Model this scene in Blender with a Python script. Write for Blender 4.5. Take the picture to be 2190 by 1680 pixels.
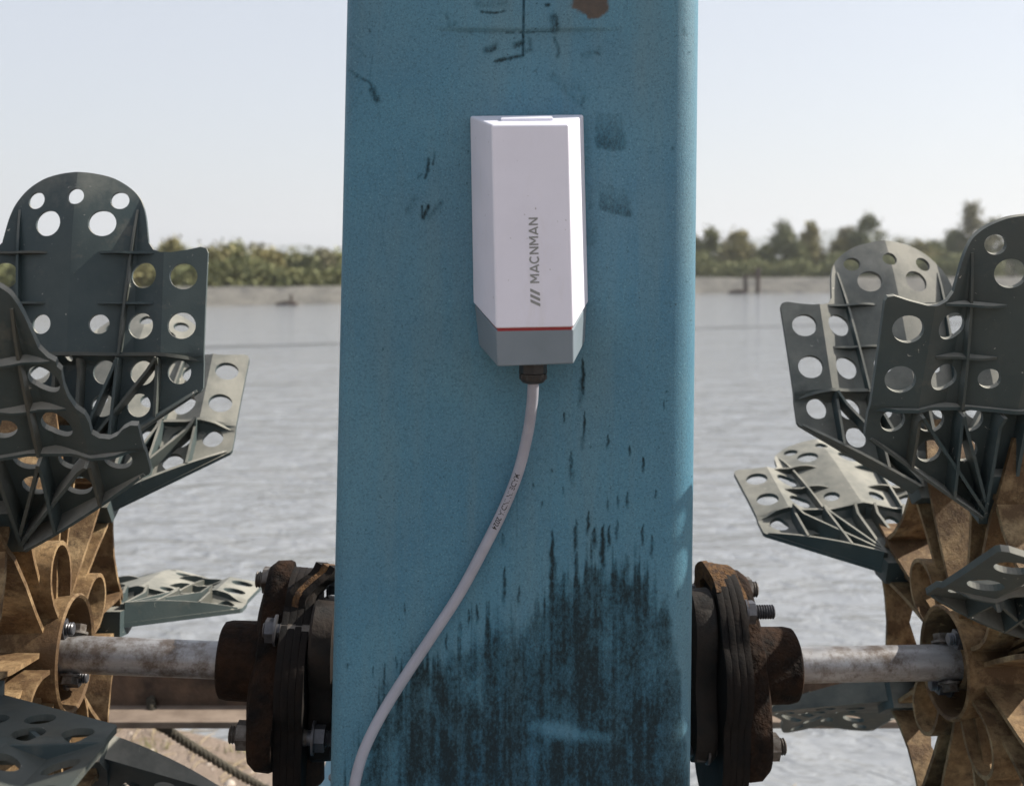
import bpy, bmesh, math, random
import numpy as np
from mathutils import Vector, Matrix
from mathutils.geometry import delaunay_2d_cdt

for o in list(bpy.data.objects):
    bpy.data.objects.remove(o)
scene = bpy.context.scene
COL = scene.collection
R = math.radians
random.seed(7)

# ------------------------------------------------------------------ camera
HC = 0.85                                   # eye height above the water
F, CX, CY, W, H = 2570.0, 1032.0, 586.0, 2190.0, 1680.0
cam_d = bpy.data.cameras.new('camera')
cam = bpy.data.objects.new('camera', cam_d)
COL.objects.link(cam)
cam.location = (0, 0, HC)
cam.rotation_euler = (R(90), 0, 0)
cam_d.sensor_width = 36
cam_d.lens = 36 * F / W
cam_d.shift_x = (W / 2 - CX) / W
cam_d.shift_y = -(H / 2 - CY) / W
cam_d.clip_start = 0.02
cam_d.clip_end = 20000
cam_d.dof.use_dof = True
cam_d.dof.focus_distance = 0.78
cam_d.dof.aperture_fstop = 11
scene.camera = cam

# ------------------------------------------------------------------ sky, sun, exposure
SUN_EL, SUN_AZ = 38.0, 14.0                 # elevation; degrees behind the +X direction
sdir = Vector((math.cos(R(SUN_EL)) * math.cos(R(SUN_AZ)), math.cos(R(SUN_EL)) * math.sin(R(SUN_AZ)), math.sin(R(SUN_EL))))
world = bpy.data.worlds.new('World')
scene.world = world
world.use_nodes = True
wn = world.node_tree.nodes
wl = world.node_tree.links
wn.clear()
sky = wn.new('ShaderNodeTexSky')
sky.sky_type = 'NISHITA'
sky.sun_disc = False
sky.sun_elevation = R(SUN_EL)
sky.sun_rotation = R(90 - SUN_AZ)
sky.altitude = 0
sky.air_density = 1.0
sky.dust_density = 2.0
sky.ozone_density = 1.5
bg = wn.new('ShaderNodeBackground')
bg.inputs[1].default_value = 0.10
wo = wn.new('ShaderNodeOutputWorld')
# a hazy sky: the clear-sky model veiled evenly with pale scattered light
veil = wn.new('ShaderNodeMix')
veil.data_type = 'RGBA'
veil.inputs[0].default_value = 0.73
veil.inputs[7].default_value = (3.32, 3.37, 3.56, 1)
wl.new(sky.outputs[0], veil.inputs[6])
wl.new(veil.outputs[2], bg.inputs[0])
wl.new(bg.outputs[0], wo.inputs[0])
sun_d = bpy.data.lights.new('sun', 'SUN')
sun_d.energy = 4.0
sun_d.angle = R(0.5)
sun_d.color = (1.0, 0.93, 0.82)
sun = bpy.data.objects.new('sun', sun_d)
COL.objects.link(sun)
sun.rotation_euler = sdir.to_track_quat('Z', 'Y').to_euler()
scene.view_settings.view_transform = 'Standard'
scene.view_settings.look = 'None'
scene.view_settings.gamma = 1
scene.view_settings.use_curve_mapping = False
scene.view_settings.exposure = 1.1
scene.render.engine = 'CYCLES'


# ------------------------------------------------------------------ helpers
def at(px, py, Y):
    """point at distance Y that lies on the sight line of a 2190x1680 photo pixel"""
    return Vector(((px - CX) / F * Y, Y, HC - (py - CY) / F * Y))


def tag(o, label=None, cat=None, group=None, kind=None):
    if label: o['label'] = label
    if cat: o['category'] = cat
    if group: o['group'] = group
    if kind: o['kind'] = kind
    return o


def empty(name, loc=(0, 0, 0), rot=(0, 0, 0), parent=None):
    o = bpy.data.objects.new(name, None)
    o.empty_display_size = 0.05
    COL.objects.link(o)
    o.location = loc
    o.rotation_euler = rot
    if parent: o.parent = parent
    return o


class MB:
    def __init__(self):
        self.v = []
        self.f = []

    def add(self, vs, fs, M=None):
        n = len(self.v)
        for p in vs:
            p = Vector(p)
            self.v.append(tuple(M @ p if M is not None else p))
        self.f += [tuple(i + n for i in f) for f in fs]
        return self

    def box(self, c, s, M=None):
        x, y, z = s[0] / 2, s[1] / 2, s[2] / 2
        vs = [(c[0] + a * x, c[1] + b * y, c[2] + d * z) for a in (-1, 1) for b in (-1, 1) for d in (-1, 1)]
        fs = [(0, 1, 3, 2), (4, 6, 7, 5), (0, 4, 5, 1), (2, 3, 7, 6), (0, 2, 6, 4), (1, 5, 7, 3)]
        return self.add(vs, fs, M)

    def prism(self, poly, a, b, axis='x', M=None):
        """2-D polygon (p,q) extruded from a to b along axis; x: (p,q)=(y,z); y: (x,z); z: (x,y)"""
        n = len(poly)
        def P(p, q, t):
            return {'x': (t, p, q), 'y': (p, t, q), 'z': (p, q, t)}[axis]
        vs = [P(p, q, a) for p, q in poly] + [P(p, q, b) for p, q in poly]
        fs = [tuple(range(n - 1, -1, -1)), tuple(range(n, 2 * n))]
        fs += [(i, (i + 1) % n, n + (i + 1) % n, n + i) for i in range(n)]
        return self.add(vs, fs, M)

    def wall(self, pts, th, a, b, M=None):
        """wall along a (y,z) polyline with thickness th, spanning a..b in x; a,b may be lists per point"""
        n = len(pts)
        A = a if isinstance(a, (list, tuple)) else [a] * n
        B = b if isinstance(b, (list, tuple)) else [b] * n
        vs = []
        for i, (y, z) in enumerate(pts):
            p0 = Vector(pts[max(0, i - 1)]); p1 = Vector(pts[min(n - 1, i + 1)])
            d = (p1 - p0).normalized()
            nx = Vector((-d.y, d.x)) * th / 2
            for sg in (1, -1):
                for t in (A[i], B[i]):
                    vs.append((t, y + sg * nx.x, z + sg * nx.y))
        fs = []
        for i in range(n - 1):
            k = 4 * i
            fs += [(k, k + 1, k + 5, k + 4), (k + 2, k + 6, k + 7, k + 3), (k, k + 4, k + 6, k + 2), (k + 1, k + 3, k + 7, k + 5)]
        fs += [(0, 2, 3, 1), (4 * n - 4, 4 * n - 3, 4 * n - 1, 4 * n - 2)]
        return self.add(vs, fs, M)

    def lathe(self, prof, n=32, axis='x', M=None, cap=True):
        """profile [(t, r)] turned about axis"""
        vs = []
        for t, r in prof:
            for k in range(n):
                a = 2 * math.pi * k / n
                c, s = r * math.cos(a), r * math.sin(a)
                vs.append({'x': (t, c, s), 'y': (c, t, s), 'z': (c, s, t)}[axis])
        fs = []
        m = len(prof)
        for i in range(m - 1):
            for k in range(n):
                k2 = (k + 1) % n
                fs.append((i * n + k, i * n + k2, (i + 1) * n + k2, (i + 1) * n + k))
        if cap:
            fs += [tuple(range(n - 1, -1, -1)), tuple((m - 1) * n + k for k in range(n))]
        return self.add(vs, fs, M)

    def tube(self, pts, rad, n=10, cap=True, M=None):
        pts = [Vector(p) for p in pts]
        rads = rad if isinstance(rad, (list, tuple)) else [rad] * len(pts)
        vs = []
        up = Vector((0, 0, 1))
        d0 = (pts[1] - pts[0]).normalized()
        if abs(d0.dot(up)) > 0.95: up = Vector((0, 1, 0))
        s = d0.cross(up).normalized()
        for i, p in enumerate(pts):
            d = (pts[min(i + 1, len(pts) - 1)] - pts[max(i - 1, 0)]).normalized()
            s = (s - d * s.dot(d)).normalized()
            t = d.cross(s)
            for k in range(n):
                a = 2 * math.pi * k / n
                vs.append(p + (s * math.cos(a) + t * math.sin(a)) * rads[i])
        fs = []
        for i in range(len(pts) - 1):
            for k in range(n):
                k2 = (k + 1) % n
                fs.append((i * n + k, i * n + k2, (i + 1) * n + k2, (i + 1) * n + k))
        if cap:
            fs += [tuple(range(n - 1, -1, -1)), tuple((len(pts) - 1) * n + k for k in range(n))]
        return self.add(vs, fs, M)

    def mesh(self, name, mat, smooth=None):
        me = bpy.data.meshes.new(name)
        me.from_pydata([tuple(v) for v in self.v], [], self.f)
        bm = bmesh.new(); bm.from_mesh(me)
        bmesh.ops.recalc_face_normals(bm, faces=bm.faces)
        bm.to_mesh(me); bm.free()
        if smooth:
            me.polygons.foreach_set('use_smooth', [True] * len(me.polygons))
            me.set_sharp_from_angle(angle=R(smooth))
        me.materials.append(mat)
        return me

    def build(self, name, mat, parent=None, smooth=35, bevel=None):
        o = bpy.data.objects.new(name, self.mesh(name, mat, smooth))
        COL.objects.link(o)
        if parent: o.parent = parent
        if bevel:
            b = o.modifiers.new('bevel', 'BEVEL')
            b.width = bevel; b.segments = 2; b.limit_method = 'ANGLE'; b.angle_limit = R(40)
            b.harden_normals = True
        return o


def inst(name, me, parent=None):
    o = bpy.data.objects.new(name, me)
    COL.objects.link(o)
    if parent: o.parent = parent
    return o


def axis_matrix(p, d):
    """matrix that puts local +X along d at p"""
    q = Vector(d).to_track_quat('X', 'Z')
    return Matrix.Translation(p) @ q.to_matrix().to_4x4()


def hexpoly(r, a0=0.0):
    return [(r * math.cos(a0 + math.pi / 3 * k), r * math.sin(a0 + math.pi / 3 * k)) for k in range(6)]


def catmull(pts, n=8):
    P = [Vector(p) for p in pts]
    out = []
    for i in range(len(P) - 1):
        p0, p1, p2, p3 = P[max(i - 1, 0)], P[i], P[i + 1], P[min(i + 2, len(P) - 1)]
        for k in range(n):
            t = k / n
            out.append(0.5 * ((2 * p1) + (p2 - p0) * t + (2 * p0 - 5 * p1 + 4 * p2 - p3) * t * t + (3 * p1 - p0 - 3 * p2 + p3) * t ** 3))
    out.append(P[-1])
    return out


# ------------------------------------------------------------------ materials
class NT:
    def __init__(self, name):
        self.m = bpy.data.materials.new(name)
        self.m.use_nodes = True
        self.n = self.m.node_tree.nodes
        self.l = self.m.node_tree.links
        self.n.clear()
        self.out = self.n.new('ShaderNodeOutputMaterial')
        self.tc = self.n.new('ShaderNodeTexCoord')

    def link(self, a, b): self.l.new(a, b)

    def coord(self, scale=(1, 1, 1), src='Object'):
        mp = self.n.new('ShaderNodeMapping')
        mp.inputs['Scale'].default_value = scale
        self.link(self.tc.outputs[src], mp.inputs['Vector'])
        return mp.outputs[0]

    def noise(self, scale, detail=4, rough=0.55, vec=None, dist=0.0):
        t = self.n.new('ShaderNodeTexNoise')
        t.inputs['Scale'].default_value = scale
        t.inputs['Detail'].default_value = detail
        t.inputs['Roughness'].default_value = rough
        t.inputs['Distortion'].default_value = dist
        if vec is None: vec = self.tc.outputs['Object']
        self.link(vec, t.inputs['Vector'])
        return t.outputs[0]

    def ramp(self, fac, stops, interp='LINEAR'):
        r = self.n.new('ShaderNodeValToRGB')
        r.color_ramp.interpolation = interp
        e = r.color_ramp.elements
        while len(e) < len(stops): e.new(0.5)
        for i, (p, c) in enumerate(stops):
            e[i].position = p
            e[i].color = (c, c, c, 1) if not isinstance(c, tuple) else (*c, 1)
        self.link(fac, r.inputs[0])
        return r.outputs[0]

    def mix(self, a, b, fac, mode='MIX'):
        m = self.n.new('ShaderNodeMix')
        m.data_type = 'RGBA'
        m.blend_type = mode
        for sock, v in ((m.inputs[6], a), (m.inputs[7], b), (m.inputs[0], fac)):
            if isinstance(v, (int, float)): sock.default_value = v
            elif isinstance(v, tuple): sock.default_value = (*v, 1)
            else: self.link(v, sock)
        return m.outputs[2]

    def math(self, op, a, b=0.0):
        m = self.n.new('ShaderNodeMath')
        m.operation = op
        for sock, v in zip(m.inputs, (a, b)):
            if isinstance(v, (int, float)): sock.default_value = v
            else: self.link(v, sock)
        return m.outputs[0]

    def attr(self, name):
        a = self.n.new('ShaderNodeAttribute')
        a.attribute_name = name
        return a.outputs['Fac']

    def bump(self, h, strength=0.3, dist=0.001, normal=None):
        b = self.n.new('ShaderNodeBump')
        b.inputs['Strength'].default_value = strength
        b.inputs['Distance'].default_value = dist
        self.link(h, b.inputs['Height'])
        if normal is not None: self.link(normal, b.inputs['Normal'])
        return b.outputs[0]

    def bsdf(self, color, rough=0.5, metal=0.0, normal=None, spec=0.5, **kw):
        b = self.n.new('ShaderNodeBsdfPrincipled')
        for k, v in (('Base Color', color), ('Roughness', rough), ('Metallic', metal), ('Specular IOR Level', spec)):
            s = b.inputs[k]
            if isinstance(v, tuple): s.default_value = (*v, 1)
            elif isinstance(v, (int, float)): s.default_value = v
            else: self.link(v, s)
        for k, v in kw.items():
            b.inputs[k.replace('_', ' ')].default_value = v
        if normal is not None: self.link(normal, b.inputs['Normal'])
        self.link(b.outputs[0], self.out.inputs[0])
        return self.m


M = {}


def simple(name, c1, c2, scale, rough=0.6, metal=0.0, bstr=0.3, bdist=0.0008, bscale=None, lo=0.35, hi=0.65, spec=0.5):
    t = NT(name)
    n = t.noise(scale, 6, 0.6)
    c = t.mix(c1, c2, t.ramp(n, [(lo, 0.0), (hi, 1.0)]))
    nb = t.noise(bscale or scale * 4, 4, 0.6)
    M[name] = t.bsdf(c, rough, metal, t.bump(nb, bstr, bdist), spec)
    return M[name]


# paddle plastic: dark slate plastic with a dried-mud film and lime flecks
t = NT('paddle_plastic')
c = t.mix((0.036, 0.054, 0.058), (0.060, 0.078, 0.077), t.ramp(t.noise(14, 6, 0.65), [(0.38, 0.0), (0.68, 1.0)]))
c = t.mix(c, (0.15, 0.14, 0.115), t.ramp(t.noise(42, 5, 0.7), [(0.58, 0.0), (0.80, 0.6)]))
c = t.mix(c, (0.022, 0.028, 0.029), t.ramp(t.noise(23, 5, 0.7), [(0.58, 0.0), (0.75, 0.6)]))
oi = t.n.new('ShaderNodeObjectInfo')
film = t.math('MULTIPLY', t.ramp(oi.outputs['Random'], [(0.45, 0.0), (0.95, 0.75)]), t.ramp(t.noise(11, 5, 0.65), [(0.35, 0.25), (0.6, 1.0)]))
c = t.mix(c, (0.092, 0.083, 0.064), film)
# silt tint on upward ribbed faces; its paleness also stands in for sunlight
geo = t.n.new('ShaderNodeNewGeometry')
sepn = t.n.new('ShaderNodeSeparateXYZ')
t.link(geo.outputs['Normal'], sepn.inputs[0])
sepo = t.n.new('ShaderNodeSeparateXYZ')
t.link(t.tc.outputs['Normal'], sepo.inputs[0])
ribside = t.ramp(t.math('MULTIPLY_ADD', sepo.outputs[1], -0.5), [(0.35, 0.0), (0.5, 1.0)])
ribside.node.inputs[0].links[0].from_node.inputs[2].default_value = 0.5
sun_silt = t.math('ADD', t.math('MULTIPLY', sepn.outputs[2], 1.0), t.math('MULTIPLY', t.noise(30, 5, 0.7), 0.35))
c = t.mix(c, t.mix((0.31, 0.30, 0.262), (0.17, 0.172, 0.155), t.ramp(t.noise(19, 6, 0.65), [(0.40, 0.0), (0.62, 1.0)])), t.math('MULTIPLY', t.ramp(sun_silt, [(0.42, 0.0), (0.70, 0.90)]), ribside))
vn = t.noise(150, 3, 0.5, dist=1.5)
c = t.mix(c, (0.55, 0.52, 0.46), t.ramp(vn, [(0.715, 0.0), (0.75, 0.6)]))
nn = t.bump(t.noise(700, 3, 0.6), 0.25, 0.0004)
sun_silt_m = t.math('MULTIPLY', t.ramp(sun_silt, [(0.42, 0.0), (0.70, 0.90)]), ribside)
M['paddle_plastic'] = t.bsdf(c, t.mix(t.ramp(t.noise(30, 4), [(0.3, 0.42), (0.7, 0.66)]), (0.9, 0.9, 0.9), sun_silt_m), 0, nn, 0.35)

# tan nylon of the wheel castings, stained brown
t = NT('tan_nylon')
c = t.mix((0.32, 0.205, 0.098), (0.43, 0.315, 0.175), t.ramp(t.noise(25, 5, 0.6), [(0.35, 0.0), (0.65, 1.0)]))
c = t.mix(c, (0.082, 0.044, 0.020), t.ramp(t.noise(18, 8, 0.75), [(0.33, 0.0), (0.54, 0.92)]))
c = t.mix(c, (0.022, 0.014, 0.009), t.ramp(t.noise(110, 8, 0.8), [(0.52, 0.0), (0.68, 0.75)]))
M['tan_nylon'] = t.bsdf(c, 0.72, 0, t.bump(t.noise(260, 6, 0.75), 0.7, 0.0016), 0.25)

# galvanised tube with scuffs and a dirty underside film
t = NT('shaft_steel')
c = t.mix((0.40, 0.40, 0.41), (0.25, 0.24, 0.235), t.ramp(t.noise(1, 6, 0.65, t.coord((18, 90, 90))), [(0.35, 0.0), (0.65, 1.0)]))
c = t.mix(c, (0.095, 0.066, 0.046), t.ramp(t.noise(40, 8, 0.78), [(0.47, 0.0), (0.62, 0.85)]))
M['shaft_steel'] = t.bsdf(c, t.ramp(t.noise(60, 4), [(0.3, 0.34), (0.7, 0.6)]), 0.55, t.bump(t.noise(900, 3), 0.15, 0.0003))

simple('rust_cast', (0.030, 0.015, 0.008), (0.0055, 0.0045, 0.004), 55, 0.9, 0.0, 1.0, 0.004, 190, spec=0.15)
simple('rubber', (0.004, 0.0036, 0.0035), (0.011, 0.007, 0.005), 60, 0.85, 0.0, 0.5, 0.001, 400, spec=0.25)
simple('frayed_rubber', (0.16, 0.085, 0.035), (0.05, 0.03, 0.02), 220, 0.85, 0.0, 0.9, 0.002, 600, spec=0.25)
simple('bolt_steel', (0.19, 0.175, 0.16), (0.05, 0.036, 0.026), 130, 0.6, 0.5, 0.3, 0.0004, 500)
simple('bolt_black', (0.05, 0.05, 0.055), (0.10, 0.10, 0.11), 120, 0.4, 0.5, 0.2, 0.0004, 500)
simple('rust_bolt', (0.065, 0.036, 0.022), (0.028, 0.018, 0.013), 110, 0.8, 0.1, 0.6, 0.001, 400)
simple('gearbox_iron', (0.009, 0.0085, 0.008), (0.022, 0.015, 0.011), 45, 0.75, 0.0, 0.6, 0.0015, 200, spec=0.3)
simple('shell_white', (0.72, 0.72, 0.81), (0.68, 0.68, 0.77), 30, 0.38, 0, 0.05, 0.0002, 900)
t = NT('shell_white')
c = t.mix((0.72, 0.72, 0.81), (0.68, 0.68, 0.765), t.ramp(t.noise(30, 6, 0.6), [(0.35, 0.0), (0.65, 1.0)]))
c = t.mix(c, (0.56, 0.54, 0.53), t.ramp(t.noise(1, 6, 0.7, t.coord((70, 70, 18))), [(0.56, 0.0), (0.78, 0.35)]))
c = t.mix(c, (0.26, 0.24, 0.22), t.ramp(t.noise(330, 2, 0.5), [(0.735, 0.0), (0.77, 0.8)]))
M['shell_white'] = t.bsdf(c, t.ramp(t.noise(50, 4), [(0.3, 0.32), (0.7, 0.5)]), 0, t.bump(t.noise(1200, 2), 0.05, 0.0002))
simple('cap_grey', (0.17, 0.21, 0.245), (0.15, 0.19, 0.22), 40, 0.5, 0, 0.08, 0.0002, 900)
simple('gasket_red', (0.24, 0.010, 0.012), (0.20, 0.012, 0.012), 40, 0.5)
simple('gland_black', (0.012, 0.012, 0.013), (0.02, 0.02, 0.02), 90, 0.42, 0, 0.2, 0.0003, 700)
simple('cable_grey', (0.33, 0.335, 0.385), (0.28, 0.285, 0.33), 60, 0.5, 0, 0.1, 0.0003, 700)
simple('ink_black', (0.01, 0.01, 0.01), (0.018, 0.018, 0.018), 300, 0.6)
simple('print_grey', (0.235, 0.245, 0.24), (0.21, 0.22, 0.215), 300, 0.55)
simple('beam_rust', (0.17, 0.11, 0.075), (0.055, 0.04, 0.032), 26, 0.85, 0.0, 0.7, 0.003, 90, spec=0.25)
simple('beam_flange', (0.22, 0.172, 0.135), (0.14, 0.105, 0.08), 30, 0.8, 0, 0.4, 0.001, 120)
simple('rope_fibre', (0.030, 0.027, 0.022), (0.085, 0.076, 0.058), 160, 0.9, 0, 0.8, 0.001, 900, spec=0.2)
simple('float_blue', (0.10, 0.30, 0.44), (0.13, 0.35, 0.48), 22, 0.5, 0, 0.2, 0.0008, 300)
simple('bark', (0.10, 0.075, 0.05), (0.06, 0.045, 0.03), 8, 0.9)
simple('post_wood', (0.045, 0.032, 0.026), (0.075, 0.05, 0.04), 6, 0.9)
simple('hill_green', (0.07, 0.09, 0.06), (0.10, 0.11, 0.075), 0.02, 0.95, spec=0.1)
simple('twig_tan', (0.34, 0.27, 0.17), (0.22, 0.17, 0.10), 60, 0.9)

for nm, a, b in (('leaf_green', (0.155, 0.172, 0.078), (0.215, 0.215, 0.095)), ('leaf_olive', (0.205, 0.198, 0.092), (0.265, 0.230, 0.098)),
                 ('leaf_dark', (0.145, 0.162, 0.085), (0.195, 0.20, 0.10)), ('leaf_grey', (0.20, 0.195, 0.125), (0.25, 0.23, 0.135))):
    t = NT(nm)
    c = t.mix(a, b, t.ramp(t.noise(2.2, 3), [(0.35, 0.0), (0.65, 1.0)]))
    t.bsdf(c, 0.7, 0, None, 0.25, Transmission_Weight=0.0)
    M[nm] = t.m

# blue cover plastic: chalky speckled moulding with black mould (attribute 'grime') and dried mud (attribute 'mud')
t = NT('cover_blue')
c = t.mix((0.047, 0.160, 0.248), (0.070, 0.205, 0.285), t.ramp(t.noise(9, 5, 0.6), [(0.35, 0.0), (0.65, 1.0)]))
c = t.mix(c, (0.120, 0.205, 0.240), t.ramp(t.noise(5, 5, 0.6), [(0.45, 0.0), (0.70, 0.4)]))
c = t.mix(c, (0.105, 0.195, 0.232), t.ramp(t.noise(1, 5, 0.6, t.coord((60, 60, 7))), [(0.46, 0.0), (0.72, 0.55)]))
sp = t.noise(760, 3, 0.75)
c = t.mix(c, (0.026, 0.085, 0.130), t.ramp(sp, [(0.48, 0.0), (0.70, 0.7)]))
c = t.mix(c, (0.16, 0.33, 0.39), t.ramp(t.noise(900, 2, 0.75, t.coord((1.1, 1.0, 0.9))), [(0.56, 0.0), (0.74, 0.6)]))
c = t.mix(c, (0.015, 0.040, 0.058), t.ramp(t.noise(520, 2, 0.6), [(0.69, 0.0), (0.76, 0.8)]))
g = t.attr('grime')
gn = t.noise(1, 5, 0.80, t.coord((640, 640, 430)))
c = t.mix(c, (0.022, 0.042, 0.050), t.math('MULTIPLY', g, 0.50))
gm = t.math('ADD', g, t.math('MULTIPLY', t.math('SUBTRACT', gn, 0.5), 1.9))
gm = t.ramp(gm, [(0.20, 0.0), (1.05, 0.86)])
gm = t.math('MULTIPLY', gm, t.ramp(g, [(0.02, 0.0), (0.14, 1.0)]))
c = t.mix(c, (0.014, 0.015, 0.013), gm)
c = t.mix(c, t.mix((0.10, 0.062, 0.035), (0.035, 0.028, 0.022), t.noise(260, 4, 0.7)), t.attr('mud'))
nb = t.bump(t.noise(1100, 3, 0.7), 0.55, 0.0005)
nb = t.bump(t.noise(30, 3), 0.15, 0.002, nb)
M['cover_blue'] = t.bsdf(c, t.ramp(g, [(0.1, 0.50), (0.6, 0.85)]), 0, nb, t.ramp(g, [(0.1, 0.42), (0.6, 0.12)]))

# sand and dirt of the bank
t = NT('sand')
c = t.mix((0.25, 0.195, 0.155), (0.31, 0.25, 0.205), t.ramp(t.noise(5, 6, 0.65), [(0.35, 0.0), (0.65, 1.0)]))
c = t.mix(c, (0.20, 0.155, 0.11), t.ramp(t.noise(40, 6, 0.7), [(0.54, 0.0), (0.70, 0.7)]))
c = t.mix(c, (0.17, 0.17, 0.09), t.ramp(t.noise(11, 5, 0.7), [(0.62, 0.0), (0.70, 0.5)]))
M['sand'] = t.bsdf(c, 0.95, 0, t.bump(t.noise(60, 8, 0.7), 0.8, 0.02), 0.15)

# murky pond water
t = NT('pond_water')
w1 = t.noise(1, 3, 0.5, t.coord((2.3, 3.8, 1)), 0.4)
w2 = t.noise(1, 3, 0.55, t.coord((8, 12, 1)), 0.6)
w3 = t.noise(1, 2, 0.5, t.coord((0.35, 0.8, 1)))
hsum = t.math('ADD', t.math('ADD', t.math('MULTIPLY', w1, 1.0), t.math('MULTIPLY', w2, 0.55)), t.math('MULTIPLY', w3, 1.2))
nn = t.bump(hsum, 1.0, 0.052)
c = t.mix((0.212, 0.226, 0.243), (0.242, 0.252, 0.262), t.noise(0.5, 3))
M['pond_water'] = t.bsdf(c, 0.10, 0, nn, 0.5, IOR=1.33)

# stone/soil lining of the far bank
t = NT('bank_lining')
dn = t.noise(1, 5, 0.6, t.coord((1.1, 0.5, 3.5)), 1.2)
c = t.mix((0.095, 0.094, 0.088), (0.155, 0.150, 0.137), t.ramp(dn, [(0.35, 0.0), (0.65, 1.0)]))
c = t.mix(c, (0.050, 0.053, 0.058), t.ramp(t.noise(1, 5, 0.65, t.coord((0.8, 0.9, 2.5)), 0.8), [(0.55, 0.0), (0.68, 0.8)]))
M['bank_lining'] = t.bsdf(c, 0.9, 0, t.bump(t.noise(4, 5, 0.7), 0.8, 0.1), 0.15)


# ------------------------------------------------------------------ ground, water, bank, hills
FSX = [-3000, -100, -40, -15, -7.2, -4.1, 9.4, 15.4, 40, 100, 3000]
FSY = [16, 16, 19, 25, 31.7, 34.0, 52.0, 53.5, 57, 62, 62]


def far_shore(x):
    return float(np.interp(x, FSX, FSY))


def near_shore(x):
    return 2.04 - 0.30 * max(-3, min(3, x)) + 0.05 * math.sin(3.1 * x) + 0.03 * math.sin(9.7 * x + 1)


rng = np.random.default_rng(3)


VG = {}


def vnoise(x, y, seed):
    """value noise, numpy arrays"""
    if seed not in VG: VG[seed] = np.random.default_rng(seed).random((256, 256))
    g = VG[seed]
    xi = np.floor(x).astype(int); yi = np.floor(y).astype(int)
    fx = x - xi; fy = y - yi
    fx = fx * fx * (3 - 2 * fx); fy = fy * fy * (3 - 2 * fy)
    a = g[xi % 256, yi % 256]; b = g[(xi + 1) % 256, yi % 256]
    c_ = g[xi % 256, (yi + 1) % 256]; d = g[(xi + 1) % 256, (yi + 1) % 256]
    return (a * (1 - fx) + b * fx) * (1 - fy) + (c_ * (1 - fx) + d * fx) * fy


def fbm(x, y, seed, o=4):
    s = 0; a = 0.5; n = 0
    for k in range(o):
        s = s + a * vnoise(x * 2 ** k, y * 2 ** k, seed + k); n += a; a *= 0.55
    return s / n


xs = [-3000, -800, -250, -100, -50, -30, -20, -12, -8, -5, -3.5] + list(np.arange(-2.6, 2.61, 0.05)) + [3.5, 5, 8, 12, 16, 20, 30, 50, 100, 250, 800, 3000]
rows_near = [-3000, -300, -40, -8, -3, -1.5, -0.6] + list(np.arange(-0.3, 1.05, 0.045))   # last ones relative to shore (0..1.35)
V, Fc = [], []
for x in xs:
    ns = near_shore(x); yf = far_shore(x)
    ys = [-3000, -300, -40, -8, -3, -1.5] + [ns - 2.2 + 0.07 * k for k in range(0, 44)] + [ns + 2.5, ns + 6, yf - 3, yf - 0.6, yf + 0.6, yf + 1.6, yf + 3.5, yf + 30, yf + 300, 3200]
    for y in ys:
        d = y - ns
        if y < yf - 2:
            z = 0.012 + 0.085 * min(1.0, -d / 1.0) if d < 0 else 0.012 - 0.25 * min(d, 2.5)
            if -2.3 < d < 1: z += 0.022 * (float(fbm(np.array([x * 3.0 + 40]), np.array([y * 3.0 + 40]), 11)[0]) - 0.5)
        else:
            z = -0.6 if y < yf + 2 else 0.30
        V.append((x, y, z))
nr = len(ys)
for i in range(len(xs) - 1):
    for j in range(nr - 1):
        Fc.append((i * nr + j, (i + 1) * nr + j, (i + 1) * nr + j + 1, i * nr + j + 1))
mb = MB(); mb.v = V; mb.f = Fc
tag(mb.build('ground', M['sand'], smooth=60), kind='structure')

mb = MB()
mb.add([(-400, 0.9, 0), (400, 0.9, 0), (400, 75, 0), (-400, 75, 0)], [(0, 1, 2, 3)])
tag(mb.build('pond_water', M['pond_water'], smooth=None), kind='structure')

V, Fc = [], []
bx = [-60, -50, -40, -32, -26] + list(np.arange(-22, 26, 0.35)) + [30, 36, 44, 55, 70]
prof = [(-1.2, -0.5), (-0.25, -0.06), (0.0, 0.03), (0.35, 0.22), (0.75, 0.42), (1.1, 0.57), (1.5, 0.62), (2.2, 0.58), (3.6, 0.45), (5.5, 0.30)]
for x in bx:
    yf = far_shore(x)
    k = float(np.interp(x, [-20, -5, 9, 20], [0.80, 0.80, 1.14, 1.14]))
    for (dy, z) in prof:
        n1 = float(fbm(np.array([x * 0.9 + dy * 0.8 + 60]), np.array([dy * 2 + 60.0]), 21)[0]) - 0.5
        V.append((x, yf + dy * k + n1 * 0.25, z * k + 0.13 * n1 * (1 if z > 0 else 0)))
nr = len(prof)
for i in range(len(bx) - 1):
    for j in range(nr - 1):
        Fc.append((i * nr + j, (i + 1) * nr + j, (i + 1) * nr + j + 1, i * nr + j + 1))
mb = MB(); mb.v = V; mb.f = Fc
tag(mb.build('far_bank', M['bank_lining'], smooth=50), kind='structure')

V, Fc = [], []
hx = list(np.arange(-1500, 1501, 20.0))
for x in hx:
    p = CX + F * x / 1200.0
    top = np.interp(p, [-2200, 200, 420, 560, 640, 720, 1100, 1500, 1720, 1800, 1900, 2000, 2150, 2600, 4200], [10, 14, 20, 27, 31, 25, 20, 30, 44, 47, 41, 34, 28, 22, 10])
    top += 3.0 * (float(fbm(np.array([x * 0.02 + 90]), np.array([3.0]), 31)[0]) - 0.5)
    V += [(x, 1150, -1), (x, 1200, top), (x, 1330, top * 0.8), (x, 1380, -1)]
for i in range(len(hx) - 1):
    for j in range(3):
        Fc.append((i * 4 + j, (i + 1) * 4 + j, (i + 1) * 4 + j + 1, i * 4 + j + 1))
mb = MB(); mb.v = V; mb.f = Fc
tag(mb.build('hills', M['hill_green'], smooth=60), kind='structure')


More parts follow.
